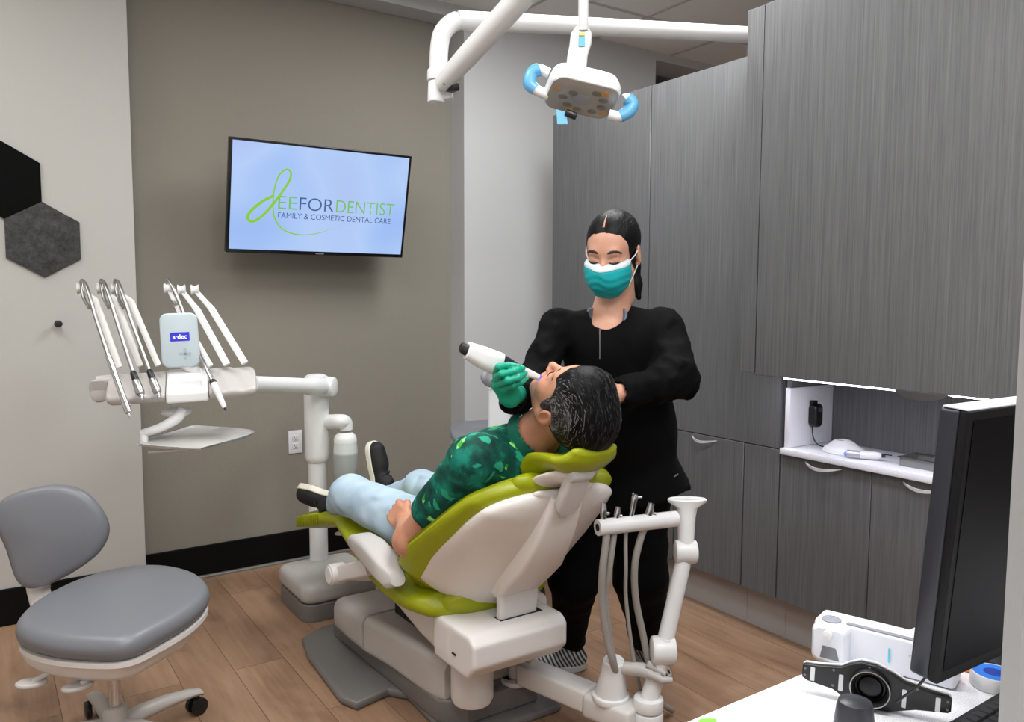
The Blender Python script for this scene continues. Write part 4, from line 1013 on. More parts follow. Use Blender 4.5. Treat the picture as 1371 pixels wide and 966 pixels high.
for x, y, mm_, r_ in ((-.03, .028, lm, .010), (0, .036, lm, .009), (.04, .034, lm, .010), (.058, .012, lm, .010), (.055, -.012, lm, .011), (.03, -.03, lm, .011), (-.028, -.014, lm, .010), (-.05, .006, lm, .010), (-.02, .046, om, .009), (-.07, -.018, om, .009), (.07, .030, om, .009), (.05, -.036, om, .010)):
    MB().loft([[hp_(x+r_*1.25*k*math.cos(q), y+r_*.8*k*math.sin(q), z) for q in [j*2*math.pi/14 for j in range(14)]] for k, z in ((1, .0165), (1, .0186), (.6, .0192))]).obj('led_cell', mm_, head)
MB().loft([[hp_(.026*k*math.cos(q), .002+.018*k*math.sin(q), z) for q in [j*2*math.pi/20 for j in range(20)]] for k, z in ((1, .0165), (1, .0182), (.85, .0188))]).obj('sensor_window', mat('grey_window', (150, 150, 156), .1), head)
bl = mat('blue_film', (90, 176, 226), .25, alpha=.75)
for sg, A in ((-1, [(735, 128), (717, 120), (709, 112), (712, 98), (722, 93), (735, 98)]), (1, [(815, 153), (830, 156), (841, 150), (847, 140), (840, 132), (836, 133)])):
    P = [at(a, b, 2.08+.0*i) for i, (a, b) in enumerate(A)]
    h_ = MB().tube(P, [.0135, .0135, .012, .012, .013, .0125], 16, 5).obj('handle', M['white_plastic'], head)
    MB().tube(P[1:5], [.0155, .0175, .0165, .0175][:4], 14, 5).loft([[P[1]+V(0, 0, a) for a in (0,)]+[P[1]+_R*.012-_U*.002, P[1]+_R*.006-_U*.016], [P[2]+_F*.004, P[2]+_R*.014+_F*.004, P[2]-_U*.014+_F*.004]]).obj('barrier_film', bl, h_)
MB().loft([[at(a, b, 2.06+d_) for a, b in ((745, 146), (758, 150), (760, 166), (746, 166))] for d_ in (0, .012)]).obj('barrier_film', bl, head, False)
MB().cyl(at(757, 150, 2.06), at(772, 156, 2.06), .010, n=16, bev=.003).obj('rear_knob', M['black_plastic'], head)

# ================================================================== PEOPLE
def skin_mat(name, rgb, rgb2):
    m = mat(name, rgb, .48, spec=.4); v = coords(m)
    setcol(m, ramp(m, noise(m, v, 22, 4), [(.3, rgb2), (.7, rgb)])); bump(m, noise(m, v, 420, 2), .12, .0008)
    b = m.node_tree.nodes['Principled BSDF']; b.inputs['Subsurface Weight'].default_value = .12
    b.inputs['Subsurface Radius'].default_value = (.012, .005, .003); b.inputs['Subsurface Scale'].default_value = .6
    return m
M['skin_w'] = skin_mat('fair_skin', (206, 158, 134), (196, 144, 120))
M['skin_m'] = skin_mat('tan_skin', (198, 146, 118), (186, 128, 102))
def hair_mat(name, lo, hi, sc_, p0=.45, p1=.8):
    m = mat(name, lo, .5, spec=.2); v = coords(m, sc_); f = noise(m, v, 1, 4, .65, .8)
    setcol(m, ramp(m, f, [(p0, lo), (p1, hi)])); bump(m, f, .25, .002); return m
M['hair_w'] = hair_mat('black_hair', (5, 5, 6), (16, 15, 16), (260, 60, 60), .45, .85)
def cloth(name, rgb, rough=.85, wv=900):
    m = mat(name, rgb, rough, spec=.2 if max(rgb) > 20 else .11); v = coords(m); bump(m, noise(m, v, wv, 2), .25, .001)
    m.node_tree.nodes['Principled BSDF'].inputs['Sheen Weight'].default_value = .03 if max(rgb) > 20 else 0; return m
M['black_cloth'] = cloth('black_cloth', (5, 5, 6)); M['black_trouser'] = cloth('black_trouser_cloth', (3, 3, 4))

def head_field(scale=1.0, male=False):
    """head in local axes: x = the person's left, y = face forward, z = up; origin between the ears"""
    k = .014; j = 1.06 if male else 1.0
    cr = s_ell((0, -.018, .038), (.073, .096, .085)); fr = s_ell((0, .035, .035), (.062, .055, .060))
    fc = s_ell((0, .030, -.025), (.058*j, .060, .075)); ch_ = s_ell((0, .066, -.094), (.024*j, .020, .018))
    jw = [s_cap((sx*.050*j, .000, -.052), (sx*.014, .062, -.097), .018, .015) for sx in (-1, 1)]
    ck = [s_ell((sx*.036, .060, -.022), (.024, .022, .024)) for sx in (-1, 1)]
    br_ = s_cap((-.032, .077, .026), (.032, .077, .026), .011)
    h = s_u(k*1.6, cr, fr, fc, ch_, *jw, *ck, br_)
    for sx in (-1, 1): h = s_sub(h, s_ell((sx*.031, .098, .006), (.019, .016, .012)), .010)
    eyes = [s_ell((sx*.031, .074, .005), (.0145, .0135, .0125)) for sx in (-1, 1)]
    lids = [s_cap((sx*.018, .086, .000), (sx*.043, .080, .000), .0032) for sx in (-1, 1)]
    h = s_u(.004, h, *eyes, *lids)
    ns = s_u(.006, s_cap((0, .084, .014), (0, .108, -.026), .0075, .0095), s_ell((.0115, .097, -.030), (.0075, .0095, .007)), s_ell((-.0115, .097, -.030), (.0075, .0095, .007)), s_cap((0, .104, -.028), (0, .090, -.034), .008, .008))
    h = s_u(.010, h, ns)
    for sx in (-1, 1): h = s_sub(h, s_ell((sx*.006, .098, -.0375), (.0032, .005, .003)), .002)
    lip = s_u(.003, s_cap((-.016, .088, -.057), (.016, .088, -.057), .0045), s_ell((0, .0925, -.0565), (.013, .0055, .0042)), s_ell((0, .0905, -.0665), (.015, .0065, .0052)))
    h = s_u(.006, h, lip); h = s_sub(h, s_cap((-.022, .094, -.0615), (.022, .094, -.0615), .0018), .003)
    nk = s_cap((0, -.018, -.060), (0, -.046, -.150), .050*j, .052*j)
    h = s_u(.022, h, nk)
    for sx in (-1, 1):
        th = math.radians(18)*sx
        Re = np.array(Matrix.Rotation(-th, 3, 'Z') @ Matrix.Rotation(math.radians(-10), 3, 'X'), dtype=np.float32)
        ear = s_ell((sx*.079, -.012, -.004), (.009, .020, .034), Re); ear = s_sub(ear, s_ell((sx*.087, -.009, -.001), (.008, .0115, .022), Re), .003)
        trg = s_u(.003, s_ell((sx*.079, .002, -.008), (.004, .004, .007)), s_cap((sx*.078, -.015, .012), (sx*.080, -.018, -.012), .0028, .0022), s_ell((sx*.077, -.004, -.028), (.006, .008, .008)))
        h = s_u(.004, h, ear, trg)
    h.bb = (_a((-.095, -.125, -.20)), _a((.095, .122, .13)))
    if scale != 1.0:
        g = lambda P: h(P/scale)*scale
        g.bb = (h.bb[0]*scale, h.bb[1]*scale); return g
    return h
def hand_field(L, palm_c, palm_R, fingers, thumb, wrist, k=.006, r0=.0088):
    """palm box (local x across, y along, z back) + five finger chains given as world points"""
    pl_ = s_u(.012, s_box(palm_c, (.036, .042, .012), .0115, palm_R), wrist)
    fs = [s_chain(p, [r0*s_, r0*.95*s_, r0*.86*s_, r0*.72*s_][:len(p)], .004) for p, s_ in zip(fingers, (1, 1.03, 1, .88))]
    th = s_chain(thumb, [.0145, .0108, .0098, .008][:len(thumb)], .006)
    f = s_u(.010, pl_, th)
    lo = np.min([g.bb[0] for g in fs+[f]], axis=0); hi = np.max([g.bb[1] for g in fs+[f]], axis=0)
    base = f
    def u(P):
        d = base(P)
        dm = fs[0](P)
        for g in fs[1:]: dm = np.minimum(dm, g(P))
        h = np.maximum(k-np.abs(d-dm), 0)/k; return np.minimum(d, dm)-h*h*k*.25
    u.bb = (lo, hi); return u

# ------------------------------------------------------------------ the dental worker
wo = empty('person', (1.78, 2.1, 0), 'standing person in black scrub jacket, teal mask and gloves, holding a scanner', 'person')
HCw = at(820, 340, 2.44)
fw = V(-.86, -.52, -.33).normalized()
Rw = frame_mat(fw, V(.05, -.05, 1)); RwF = Matrix(((-Rw[0][0], Rw[0][1], Rw[0][2]), (-Rw[1][0], Rw[1][1], Rw[1][2]), (-Rw[2][0], Rw[2][1], Rw[2][2])))
# local x = person's left
yw = fw.normalized(); zw = (V(.03, -.03, 1)-yw*yw.dot(V(.03, -.03, 1))).normalized(); xw = zw.cross(yw)*-1
xw = yw.cross(zw)*-1
HW = Matrix(((xw.x, yw.x, zw.x), (xw.y, yw.y, zw.y), (xw.z, yw.z, zw.z)))
def hw_(x, y, z): return HCw+HW@V(x, y, z)
chest = at(822, 470, 2.50); hips = at(822, 640, 2.62); neckb = at(818, 405, 2.50)
shR, shL = at(750, 438, 2.48), at(893, 438, 2.54)       # her right (photo left), her left
elR, wrR = at(716, 512, 2.38), at(684, 536, 2.16)
elL, wrL = at(907, 508, 2.40), at(826, 528, 2.24)
footR, footL = on(765, 892, 2, 0), V(1.99, 2.06, 0)
hipR, hipL = at(785, 660, 2.62), at(855, 660, 2.66)
knR, knL = at(768, 770, 2.66), at(857, 770, 2.70)
hf = s_local(head_field(.985), HCw, np.array(HW))
torso = s_u(.05, s_cap(neckb-V(0, 0, .04), chest, .05, .085), s_cap(chest, hips, .09, .10), s_cap(chest+(shR-chest)*.75, chest+(shL-chest)*.75, .035, .035))
bodyf = s_u(.02, hf, s_cap(hw_(0, -.03, -.09), neckb-V(0, 0, .03), .048, .06), torso, s_chain([shR, elR, wrR], [.042, .036, .026], .02), s_chain([shL, elL, wrL], [.042, .036, .026], .02),
            s_chain([hipR, knR, footR+V(0, 0, .10)], [.075, .05, .036], .03), s_chain([hipL, knL, footL+V(0, 0, .10)], [.075, .05, .036], .03))
# her left hand resting behind the patient's head
hd = (wrL-elL).normalized()
lp_ = wrL+hd*.05
upv_ = V(0, 0, 1); xh = hd.cross(upv_).normalized(); zh = xh.cross(hd)
fing = []
for i, o_ in enumerate((.024, .008, -.008, -.024)):
    b_ = lp_+hd*.035+zh*o_; fing.append([b_, b_+hd*.028+zh*o_*.2, b_+hd*.048-xh*.012, b_+hd*.060-xh*.028])
bodyf = s_u(.008, bodyf, hand_field(0, lp_, np.array(Matrix(((zh.x, hd.x, xh.x), (zh.y, hd.y, xh.y), (zh.z, hd.z, xh.z)))), fing, [wrL+zh*.012, wrL+hd*.03+zh*.034, wrL+hd*.06+zh*.045, wrL+hd*.08+zh*.042], s_cap(wrL-hd*.03, wrL+hd*.02, .024, .024)))
bodyf.bb = (np.minimum(bodyf.bb[0], _a((1.0, 1.4, .05))), np.maximum(bodyf.bb[1], _a((2.2, 2.4, 1.62))))
# mesh the head finely and the hidden rest coarsely, as one surface: use a mid resolution everywhere
def crop(f, lo, hi):
    g = lambda P: f(P)
    g.bb = (_a(lo), _a(hi)); return g
def multi(name, f, h, m, parent, fine=None, hf_=None):
    """one continuous surface; the fine box is meshed with a smaller cell and welded in"""
    me = sdf_mesh(f, h, name)
    return link(name, me, m, parent)
lo_ = np.min([_a(p) for p in (shR, shL, elR, elL, lp_, hips, footR, footL)], axis=0)-.14; hi_ = np.max([_a(p) for p in (shR, shL, elR, elL, hipL, footR, footL)], axis=0)+.12
# upper body (head, neck, arms, hand) carries all visible skin
ub = (np.minimum(lo_, _a(HCw)-.15), np.maximum(hi_, _a(HCw)+.15)); ub[0][2] = float(hips.z)+.05
bodyU = s_int(bodyf, s_plane(hips+V(0, 0, .10), (0, 0, -1)), .02); bodyU.bb = ub
sdf_obj('body', bodyU, .0036, M['skin_w'], wo)

# hair: cap with a middle parting, tied back
hb = s_ell((0, -.020, .040), (.081, .103, .092))
cutf = s_ell((0, .118, -.022), (.071, .087, .119))
hairf = s_sub(hb, cutf, .004); hairf = s_sub(hairf, s_cap((0, .10, .116), (0, .0, .145), .004, .001), .006)
hairf = s_sub(hairf, s_box((0, .05, -.12), (.2, .13, .075), .02), .02)
for sx in (-1, 1): hairf = s_sub(hairf, s_ell((sx*.088, .006, -.012), (.022, .028, .040)), .008)
hairf = s_u(.02, hairf, s_ell((0, -.10, -.01), (.036, .03, .04)), s_chain([(0, -.115, -.02), (.02, -.13, -.07), (.035, -.115, -.13), (.05, -.10, -.17)], [.024, .026, .02, .008], .02))
hairf.bb = (_a((-.10, -.17, -.19)), _a((.10, .10, .15)))
hairf = s_wrinkle(hairf, .0007, 150, (1.6, .25, .25), 3)
hair_w = sdf_obj('hair', s_local(hairf, HCw, np.array(HW)), .003, M['hair_w'], wo)
# single strands combed back over the crown
def strand_mesh(sd_, place, n_, xr, rnd, t0r, lenr, rad):
    mb = MB(); C0 = np.array((0, -.01, .03), np.float32)
    for i in range(n_):
        x = rnd.uniform(*xr)*rnd.choice((1, -1)); th0 = math.radians(rnd.uniform(*t0r)); L_ = math.radians(rnd.uniform(*lenr)); dr = rnd.uniform(-.02, .02); P = []
        for j in range(9):
            th = th0+L_*j/8; q_ = (x+dr*j/8)/.09; d = np.array((math.sin(q_), math.cos(th)*math.cos(q_), math.sin(th)*math.cos(q_)), np.float32); d /= np.linalg.norm(d)
            ts = np.linspace(.03, .15, 61, dtype=np.float32); vals = sd_(C0+ts[:, None]*d); k_ = int(np.argmax(vals > 0))
            if vals[k_] <= 0 or k_ == 0: P = None; break
            q = C0+(ts[k_]-.0018)*d; P.append(place(*[float(v) for v in q]))
        if P and all((P[j+1]-P[j]).length < .03 for j in range(8)): mb.tube(P, [rad*.3]+[rad]*7+[rad*.3], 5)
    return mb
st_w = strand_mesh(hairf, hw_, 170, (.004, .08), random.Random(3), (35, 120), (25, 50), .0009).obj('hair_strands', mat('highlight_strand', (26, 26, 28), .5, spec=.25), hair_w); st_w['kind'] = 'stuff'  # strands paler than her hair paint its highlight
MB().tube([hw_(0, .0735, .1010), hw_(.001, .066, .1120), hw_(.001, .050, .1235), hw_(0, .035, .1290)], [.0045, .0035, .0022, .0006], 8, 4, flat=.5).obj('parting', M['skin_w'], hair_w)
bm_ = mat('dark_brow', (40, 26, 22), .7)
for sx in (-1, 1):
    MB().tube([hw_(sx*.012, .0895, .025), hw_(sx*.026, .0900, .031), hw_(sx*.041, .0840, .031), hw_(sx*.053, .0730, .024)], [.0034, .0050, .0044, .0018], 8, 4, flat=.9).obj('eyebrow', bm_, wo)
    MB().tube([hw_(sx*.017, .0895, -.0005), hw_(sx*.029, .0905, -.004), hw_(sx*.040, .0865, -.003), hw_(sx*.048, .0805, .0005)], [.0012, .0026, .0026, .0012], 8, 4).obj('eyelashes', M['gap'], wo)
# mask
hfm = head_field(.985)
mk = s_u(.012, s_off(s_u(.03, hfm, s_ell((0, .060, -.050), (.058, .058, .050))), .006), s_ell((0, .088, -.050), (.042, .034, .045)))
mk = s_int(mk, s_plane((0, .036, 0), (0, -1, .0)), .003); mk = s_int(mk, s_plane((0, .10, -.008), (0, .16, 1)), .003)
mk = s_int(mk, s_u(.02, s_ell((0, .05, -.052), (.095, .12, .066)), s_ell((0, .09, -.020), (.028, .06, .05))), .004)
mk.bb = (_a((-.08, .02, -.13)), _a((.08, .145, .015)))
mk2 = s_sub(mk, s_off(mk, -.004), .001)
mask_t = cloth('teal_mask', (22, 160, 165), .7); 
def folds(f):
    g = lambda P: f(P)+.0007*np.sin(P[:, 2]*260+60*np.abs(P[:, 0])+2*np.sin(P[:, 0]*70))*np.clip((-.02-P[:, 2])*40, 0, 1)
    g.bb = f.bb; return g
low = s_int(folds(mk), s_plane((0, .1, -.019), (0, .1, 1)), .001); hiB = s_int(s_off(mk, .0006), s_plane((0, .1, -.019), (0, -.1, -1)), .001)
mo = sdf_obj('face_mask', s_local(low, HCw, np.array(HW)), .0024, mask_t, wo)
sdf_obj('mask_band', s_local(hiB, HCw, np.array(HW)), .0022, cloth('white_mask_band', (206, 216, 220), .7), mo)
for sx in (-1, 1):
    MB().tube([hw_(sx*.062, .042, -.012), hw_(sx*.076, .018, .004), hw_(sx*.082, -.004, .020)], .0018, 8, 4).tube([hw_(sx*.060, .040, -.085), hw_(sx*.074, .012, -.045), hw_(sx*.080, -.010, -.022)], .0016, 8, 4).obj('mask_strap', M['white_lam'], mo)
# jacket
jt = s_u(.07, s_cap(at(805, 470, 2.50), at(805, 570, 2.55), .115, .13), s_cap(at(842, 470, 2.52), at(850, 570, 2.57), .115, .125), s_cap(at(770, 445, 2.48), at(875, 443, 2.53), .06, .06),
         s_cap(at(785, 570, 2.57), at(785, 660, 2.62), .115, .13), s_cap(at(848, 570, 2.60), at(866, 680, 2.64), .115, .150))
jt = s_int(jt, s_plane(at(880, 660, 2.6), (.2, -.1, -1)), .004)
sl = s_u(.03, s_chain([at(748, 440, 2.47), elR, wrR+(elR-wrR).normalized()*.035], [.056, .058, .045], .03), s_chain([at(888, 440, 2.53), elL+V(0, 0, .005), wrL+(elL-wrL).normalized()*.02], [.060, .061, .046], .03))
sl = s_wrinkle(sl, .009, 42, (1, 1, 1), 11)
jk = s_u(.02, jt, sl, s_off(torso, .010), s_off(s_chain([shR, elR, wrR+(elR-wrR).normalized()*.04], [.044, .038, .028], .02), .009), s_off(s_chain([shL, elL, wrL+(elL-wrL).normalized()*.03], [.044, .038, .028], .02), .009))
neck_cut = s_u(.02, s_ell(at(812, 408, 2.44), (.062, .062, .085)), s_cap(hw_(0, -.02, -.06), neckb-V(0, 0, .02), .054, .058), s_ell(at(810, 418, 2.36), (.045, .05, .055)))
jk = s_sub(jk, neck_cut, .012)
jk = s_sub(jk, s_cap(wrR+(elR-wrR).normalized()*.05, wrR-(elR-wrR).normalized()*.02, .028, .030), .004)
jk = s_sub(jk, s_cap(wrL+(elL-wrL).normalized()*.03, wrL-(elL-wrL).normalized()*.03, .028, .030), .004)
jk = s_wrinkle(jk, .006, 24, (1, 1, .45), 5)
jko = sdf_obj('scrub_jacket', jk, .0065, M['black_cloth'], wo)
# collar of the grey scrub top under the jacket
cf = s_u(.02, s_ell(at(812, 428, 2.46), (.066, .066, .070))); cf = s_sub(cf, s_ell(at(812, 412, 2.43), (.056, .062, .085)), .006)
cf = s_int(cf, s_plane(at(812, 412, 2.43), (0, 0, 1)), .004); cf = s_sub(cf, s_cap(at(812, 405, 2.44), at(806, 442, 2.36), .045, .02), .006)
sdf_obj('undershirt_collar', cf, .004, cloth('blue_grey_cloth', (112, 120, 134)), wo)
from mathutils.bvhtree import BVHTree
def hit(o, px, py, lift=.001):
    bv = BVHTree.FromPolygons([v.co for v in o.data.vertices], [p.vertices for p in o.data.polygons])
    d = (at(px, py, 1)-_C).normalized(); q = bv.ray_cast(_C, d); return q[0]+q[1]*lift, q[1]
zp = MB(); zp.tube([hit(jko, 803, y_)[0] for y_ in (440, 446, 452, 458, 464, 472, 480)], .0014, 8); zp.box(hit(jko, 803, 444, .003)[0], (.0016, .0016, .007)); zp.obj('zipper', M['dark_plastic'], jko)
lb_ = MB(); q_, n_ = hit(jko, 905, 636, .0005)
lx2 = V(0, 0, 1).cross(n_).normalized()
for a_, b_, w_ in ((-.009, -.002, .0018), (-.003, .0, .002), (.002, .0005, .0022), (.008, .002, .0022)): lb_.box(q_+lx2*a_+V(0, 0, b_), (w_, .0006, .0024), Matrix((lx2, n_, V(0, 0, 1))).transposed())
lb_.obj('printed_mark', mat('grey_print', (140, 140, 142), .6), jko)
# printed mark near the hem
# trousers
tr_ = s_u(.05, s_chain([hipR+V(0, 0, .02), knR, footR+V(0, 0, .11)], [.105, .080, .054], .04), s_chain([hipL+V(0, 0, .02), knL, footL+V(0, 0, .09)], [.105, .085, .072], .04), s_cap(hipR+V(0, 0, .06), hipL+V(0, 0, .06), .10, .10))
tr_ = s_int(tr_, s_plane(V(0, 0, .075), (0, 0, -1)), .008); tr_ = s_wrinkle(tr_, .006, 22, (1, 1, .9), 9)
sdf_obj('trousers', tr_, .008, M['black_trouser'], wo)
# shoes
def shoe(name, heel, toe, par, upper, sole, lace, hgt=.07, wid=.043, roll=None):
    """heel and toe on the sole line; up vector roll"""
    heel, toe = Vector(heel), Vector(toe); y = (toe-heel).normalized(); z = (roll or V(0, 0, 1)); z = (z-y*z.dot(y)).normalized(); x = y.cross(z); L = (toe-heel).length
    Rm_ = Matrix(((x.x, y.x, z.x), (x.y, y.y, z.y), (x.z, y.z, z.z)))
    f = s_u(.03, s_cap((0, .035, .035), (0, L-.045, .026), .033, .030), s_cap((.006, L*.62, .028), (.0, L-.045, .024), .036, .032), s_cap((0, .035, .05), (0, .075, .062), .030, .030))
    f = s_int(f, s_plane((0, 0, .012), (0, 0, -1)), .003); f = s_sub(f, s_cap((0, .045, .085), (0, .05, .12), .026, .034), .006)
    f.bb = (_a((-.06, -.01, 0)), _a((.06, L+.01, .105)))
    up_ = sdf_obj(name, s_local(f, heel, np.array(Rm_)), .0035, upper, par)
    g = s_u(.03, s_cap((0, .035, .0), (0, L-.042, .0), .036, .034), s_cap((.006, L*.62, 0), (0, L-.045, 0), .040, .036))
    g2 = lambda P: g(np.stack([P[:, 0], P[:, 1], np.zeros(len(P), np.float32)], 1))
    sb_ = s_box((0, L/2, .012), (.08, L, .012), .004); gi = lambda P: np.maximum(g2(P), np.abs(P[:, 2]-.012-.004*np.clip((.06-P[:, 1])*20, 0, 1))-.012)
    gi.bb = (_a((-.06, -.01, -.01)), _a((.06, L+.01, .035)))
    sdf_obj('sole', s_local(gi, heel, np.array(Rm_)), .0035, sole, up_)
    lc = MB()
    for i in range(4):
        yy = .085+.022*i; zz = .077-.008*i-.0*i; q = lambda a, b, c: heel+Rm_@V(a, b, c)
        lc.tube([q(-.026, yy, zz-.012), q(-.010, yy+.008, zz+.0), q(.012, yy+.010, zz+.0), q(.028, yy+.018, zz-.012)], .0026, 8, 4)
    lc.obj('laces', lace, up_)
    return up_
sm = mat('striped_knit', (120, 120, 122), .8); n, l, b = nodes(sm); v = coords(sm, (1, 1, 1), (.5, .3, .7)); wv = n.new('ShaderNodeTexWave'); wv.inputs['Scale'].default_value = 26; wv.inputs['Distortion'].default_value = 1.5; l.new(v, wv.inputs['Vector'])
setcol(sm, ramp(sm, wv.outputs['Fac'], [(.42, (40, 40, 42)), (.58, (170, 170, 170))]))
wsole = mat('grey_sole', (176, 176, 176), .6)
hl_ = on(784, 893, 2, 0); td_ = V(-.93, .36, 0).normalized()
shoe('sneaker', hl_, hl_+td_*.25, wo, sm, wsole, M['black_plastic'])
shoe('sneaker', V(2.02, 2.13, .0), V(1.93, 1.92, .0), wo, sm, wsole, M['black_plastic'])

# ------------------------------------------------------------------ scanner and the gloved hand on it
sc0, sc1 = at(618, 467, 2.04), at(722, 505, 2.13)
sn = empty('intraoral_scanner', (sc0+sc1)/2, 'white wand shaped intraoral scanner with black tail, held at the patient mouth', 'scanner')
ax = (sc1-sc0).normalized(); SL = (sc1-sc0).length
upn = (V(0, 0, 1)-ax*ax.z).normalized(); sdn_ = ax.cross(upn)
def srings(st_): return [[sc0+ax*(t_*SL)+upn*(b*hh+oz)+sdn_*(a*ww) for a, b in rrect(1, 1, .75, 6)] for t_, ww, hh, oz in st_]
MB().loft(srings([(-.02, .010, .010, .004), (.0, .014, .014, .004), (.06, .0165, .0165, .003), (.07, .012, .012, .003)])).obj('tail_cap', M['black_plastic'], sn)
MB().loft(srings([(.055, .018, .018, .002), (.065, .021, .022, .002), (.25, .026, .029, -.002), (.47, .0265, .031, -.004), (.49, .024, .029, -.004)])).obj('body', M['white_plastic'], sn)
MB().loft(srings([(.47, .0255, .0285, -.003), (.60, .021, .022, -.002), (.70, .017, .016, -.002)])).obj('grip_section', mat('navy_grip', (28, 30, 44), .3), sn)
MB().loft(srings([(.66, .0165, .0165, -.001), (.72, .0145, .014, 0), (.92, .0095, .0095, 0), (.99, .008, .007, 0)])).obj('nozzle', M['white_plastic'], sn)
MB().loft(srings([(.985, .008, .0085, -.001), (1.01, .007, .007, -.001)])).obj('tip_window', mat('violet_glow', (60, 50, 150), .3, emit=(110, 90, 255), estr=1.2), sn)
def G(px, py, d): return at(px, py, d)
glf = [ [G(664, 497, 2.065), G(668, 491, 2.035), G(680, 489, 2.028), G(694, 491, 2.035)],
        [G(665, 506, 2.06), G(672, 500, 2.022), G(688, 497, 2.020), G(700, 493, 2.045)],
        [G(669, 514, 2.06), G(680, 509, 2.020), G(694, 505, 2.022), G(703, 499, 2.055)],
        [G(676, 520, 2.065), G(688, 515, 2.035), G(698, 511, 2.040), G(705, 506, 2.065)]]
wr_ = G(684, 532, 2.115)
pa = (G(668, 504, 2.07)-wr_).normalized(); pz = (-_F-pa*(-_F).dot(pa)).normalized(); px_2 = pa.cross(pz)
Rp = Matrix(((px_2.x, pa.x, pz.x), (px_2.y, pa.y, pz.y), (px_2.z, pa.z, pz.z)))
pcn = (G(670, 508, 2.07)+wr_)/2
pal = s_u(.014, s_box(pcn, (.030, .036, .013), .012, np.array(Rp)), s_cap(wr_, wr_+(elR-wr_).normalized()*.06, .027, .027), s_cap(pcn, G(667, 503, 2.065), .017, .013), s_cap(pcn, G(678, 518, 2.065), .017, .013))
th_ = s_chain([G(676, 522, 2.11), G(664, 512, 2.12), G(668, 500, 2.115), G(682, 496, 2.11)], [.015, .012, .0105, .009], .006)
fgs = [s_chain(p, [.0098*q, .0096*q, .0088*q, .0075*q], .004) for p, q in zip(glf, (1, 1.02, 1, .9))]
def glove(P):
    d = s_u(.010, pal, th_)(P); dm = fgs[0](P)
    for g_ in fgs[1:]: dm = np.minimum(dm, g_(P))
    h = np.maximum(.008-np.abs(d-dm), 0)/.008; return np.minimum(d, dm)-h*h*.002
glove.bb = (np.min([g_.bb[0] for g_ in fgs+[pal, th_]], axis=0), np.max([g_.bb[1] for g_ in fgs+[pal, th_]], axis=0))
glv = s_wrinkle(glove, .0008, 90, (1, 1, 1), 2)
sdf_obj('glove', glv, .0024, mat('green_nitrile', (0, 156, 126), .42), wo)

# ------------------------------------------------------------------ the patient
pt_ = empty('person', (1.28, 2.1, .45), 'reclining person in a green leaf print shirt and light jeans, mouth open to the scanner', 'person')
def scr(r, u, t): return _R*r+_U*u-_F*t
fy = scr(-.25, .93, -.03).normalized(); lx_ = scr(-.78, -.27, .56); lx_ = (lx_-fy*lx_.dot(fy)).normalized(); uz_ = fy.cross(lx_).normalized()
if uz_.dot(V(0, -1, 0)) < 0: uz_ = -uz_
HM = Matrix(((lx_.x, fy.x, uz_.x), (lx_.y, fy.y, uz_.y), (lx_.z, fy.z, uz_.z)))
HCm = at(763, 543, 2.09)
def hm(x, y, z): return HCm+HM@V(x, y, z)
neckM = V(1.275, 1.79, .945)
shLm, shRm = V(1.085, 1.80, .895), V(1.47, 1.80, .885)
elLm = on(549, 722, 0, 1.02); wrLm = at(545, 703, 2.46)
hipLm, hipRm = V(1.20, 2.10, .575), V(1.375, 2.10, .585)
knLm, anLm = on(470, 662, 0, 1.06), at(454, 676, 3.10)
knRm, anRm = on(566, 654, 0, 1.43), at(515, 668, 3.30)
elRm, wrRm = V(1.60, 2.02, .66), V(1.50, 2.24, .66)
fists = []
hd = (at(526, 682, 2.52)-wrLm).normalized(); bk_ = scr(-.55, .35, .75); bk_ = (bk_-hd*bk_.dot(hd)).normalized(); ac = hd.cross(bk_)
pcn2 = wrLm+hd*.045
fing = []
if ac.dot(scr(.5, .8, 0)) > 0: ac = -ac      # -ac side carries the thumb, towards the belly
for o_ in (-.027, -.009, .009, .026):
    b_ = pcn2+hd*.032+ac*o_; fing.append([b_-bk_*.002, b_+hd*.020-bk_*.012, b_+hd*.016-bk_*.036, b_-hd*.008-bk_*.040])
handL = hand_field(0, pcn2, np.array(Matrix(((ac.x, hd.x, bk_.x), (ac.y, hd.y, bk_.y), (ac.z, hd.z, bk_.z)))), fing,
                   [wrLm-ac*.014+hd*.014, pcn2-ac*.040-bk_*.004, pcn2-ac*.046+hd*.022-bk_*.014, pcn2-ac*.036+hd*.034-bk_*.030], s_cap(wrLm-hd*.02, wrLm+hd*.02, .028, .028), k=.003, r0=.0108)
for o_ in (-.018, 0, .018): handL = s_sub(handL, s_cap(pcn2+hd*.044+ac*o_+bk_*.012, pcn2+hd*.060+ac*o_-bk_*.012, .0022, .0022), .003)
bodyM = s_u(.02, s_local(head_field(1.06, True), HCm, np.array(HM)), s_cap(hm(0, -.03, -.08), neckM, .054, .062),
            s_u(.05, s_cap(neckM, V(1.28, 1.92, .77), .06, .09), s_cap(V(1.28, 1.92, .77), V(1.28, 2.08, .60), .09, .10), s_cap(shLm, shRm, .04, .04)),
            s_chain([shLm, elLm, wrLm], [.047, .044, .034], .02), s_chain([shRm, elRm, wrRm], [.044, .038, .028], .02), s_ell(elLm+V(-.002, .0, -.004), (.044, .044, .044)))
bodyM = s_u(.008, bodyM, handL)
bodyM.bb = (_a((.90, 1.42, .44)), _a((1.68, 2.42, 1.24)))
m = M['skin_m']; n, l, b = nodes(m)
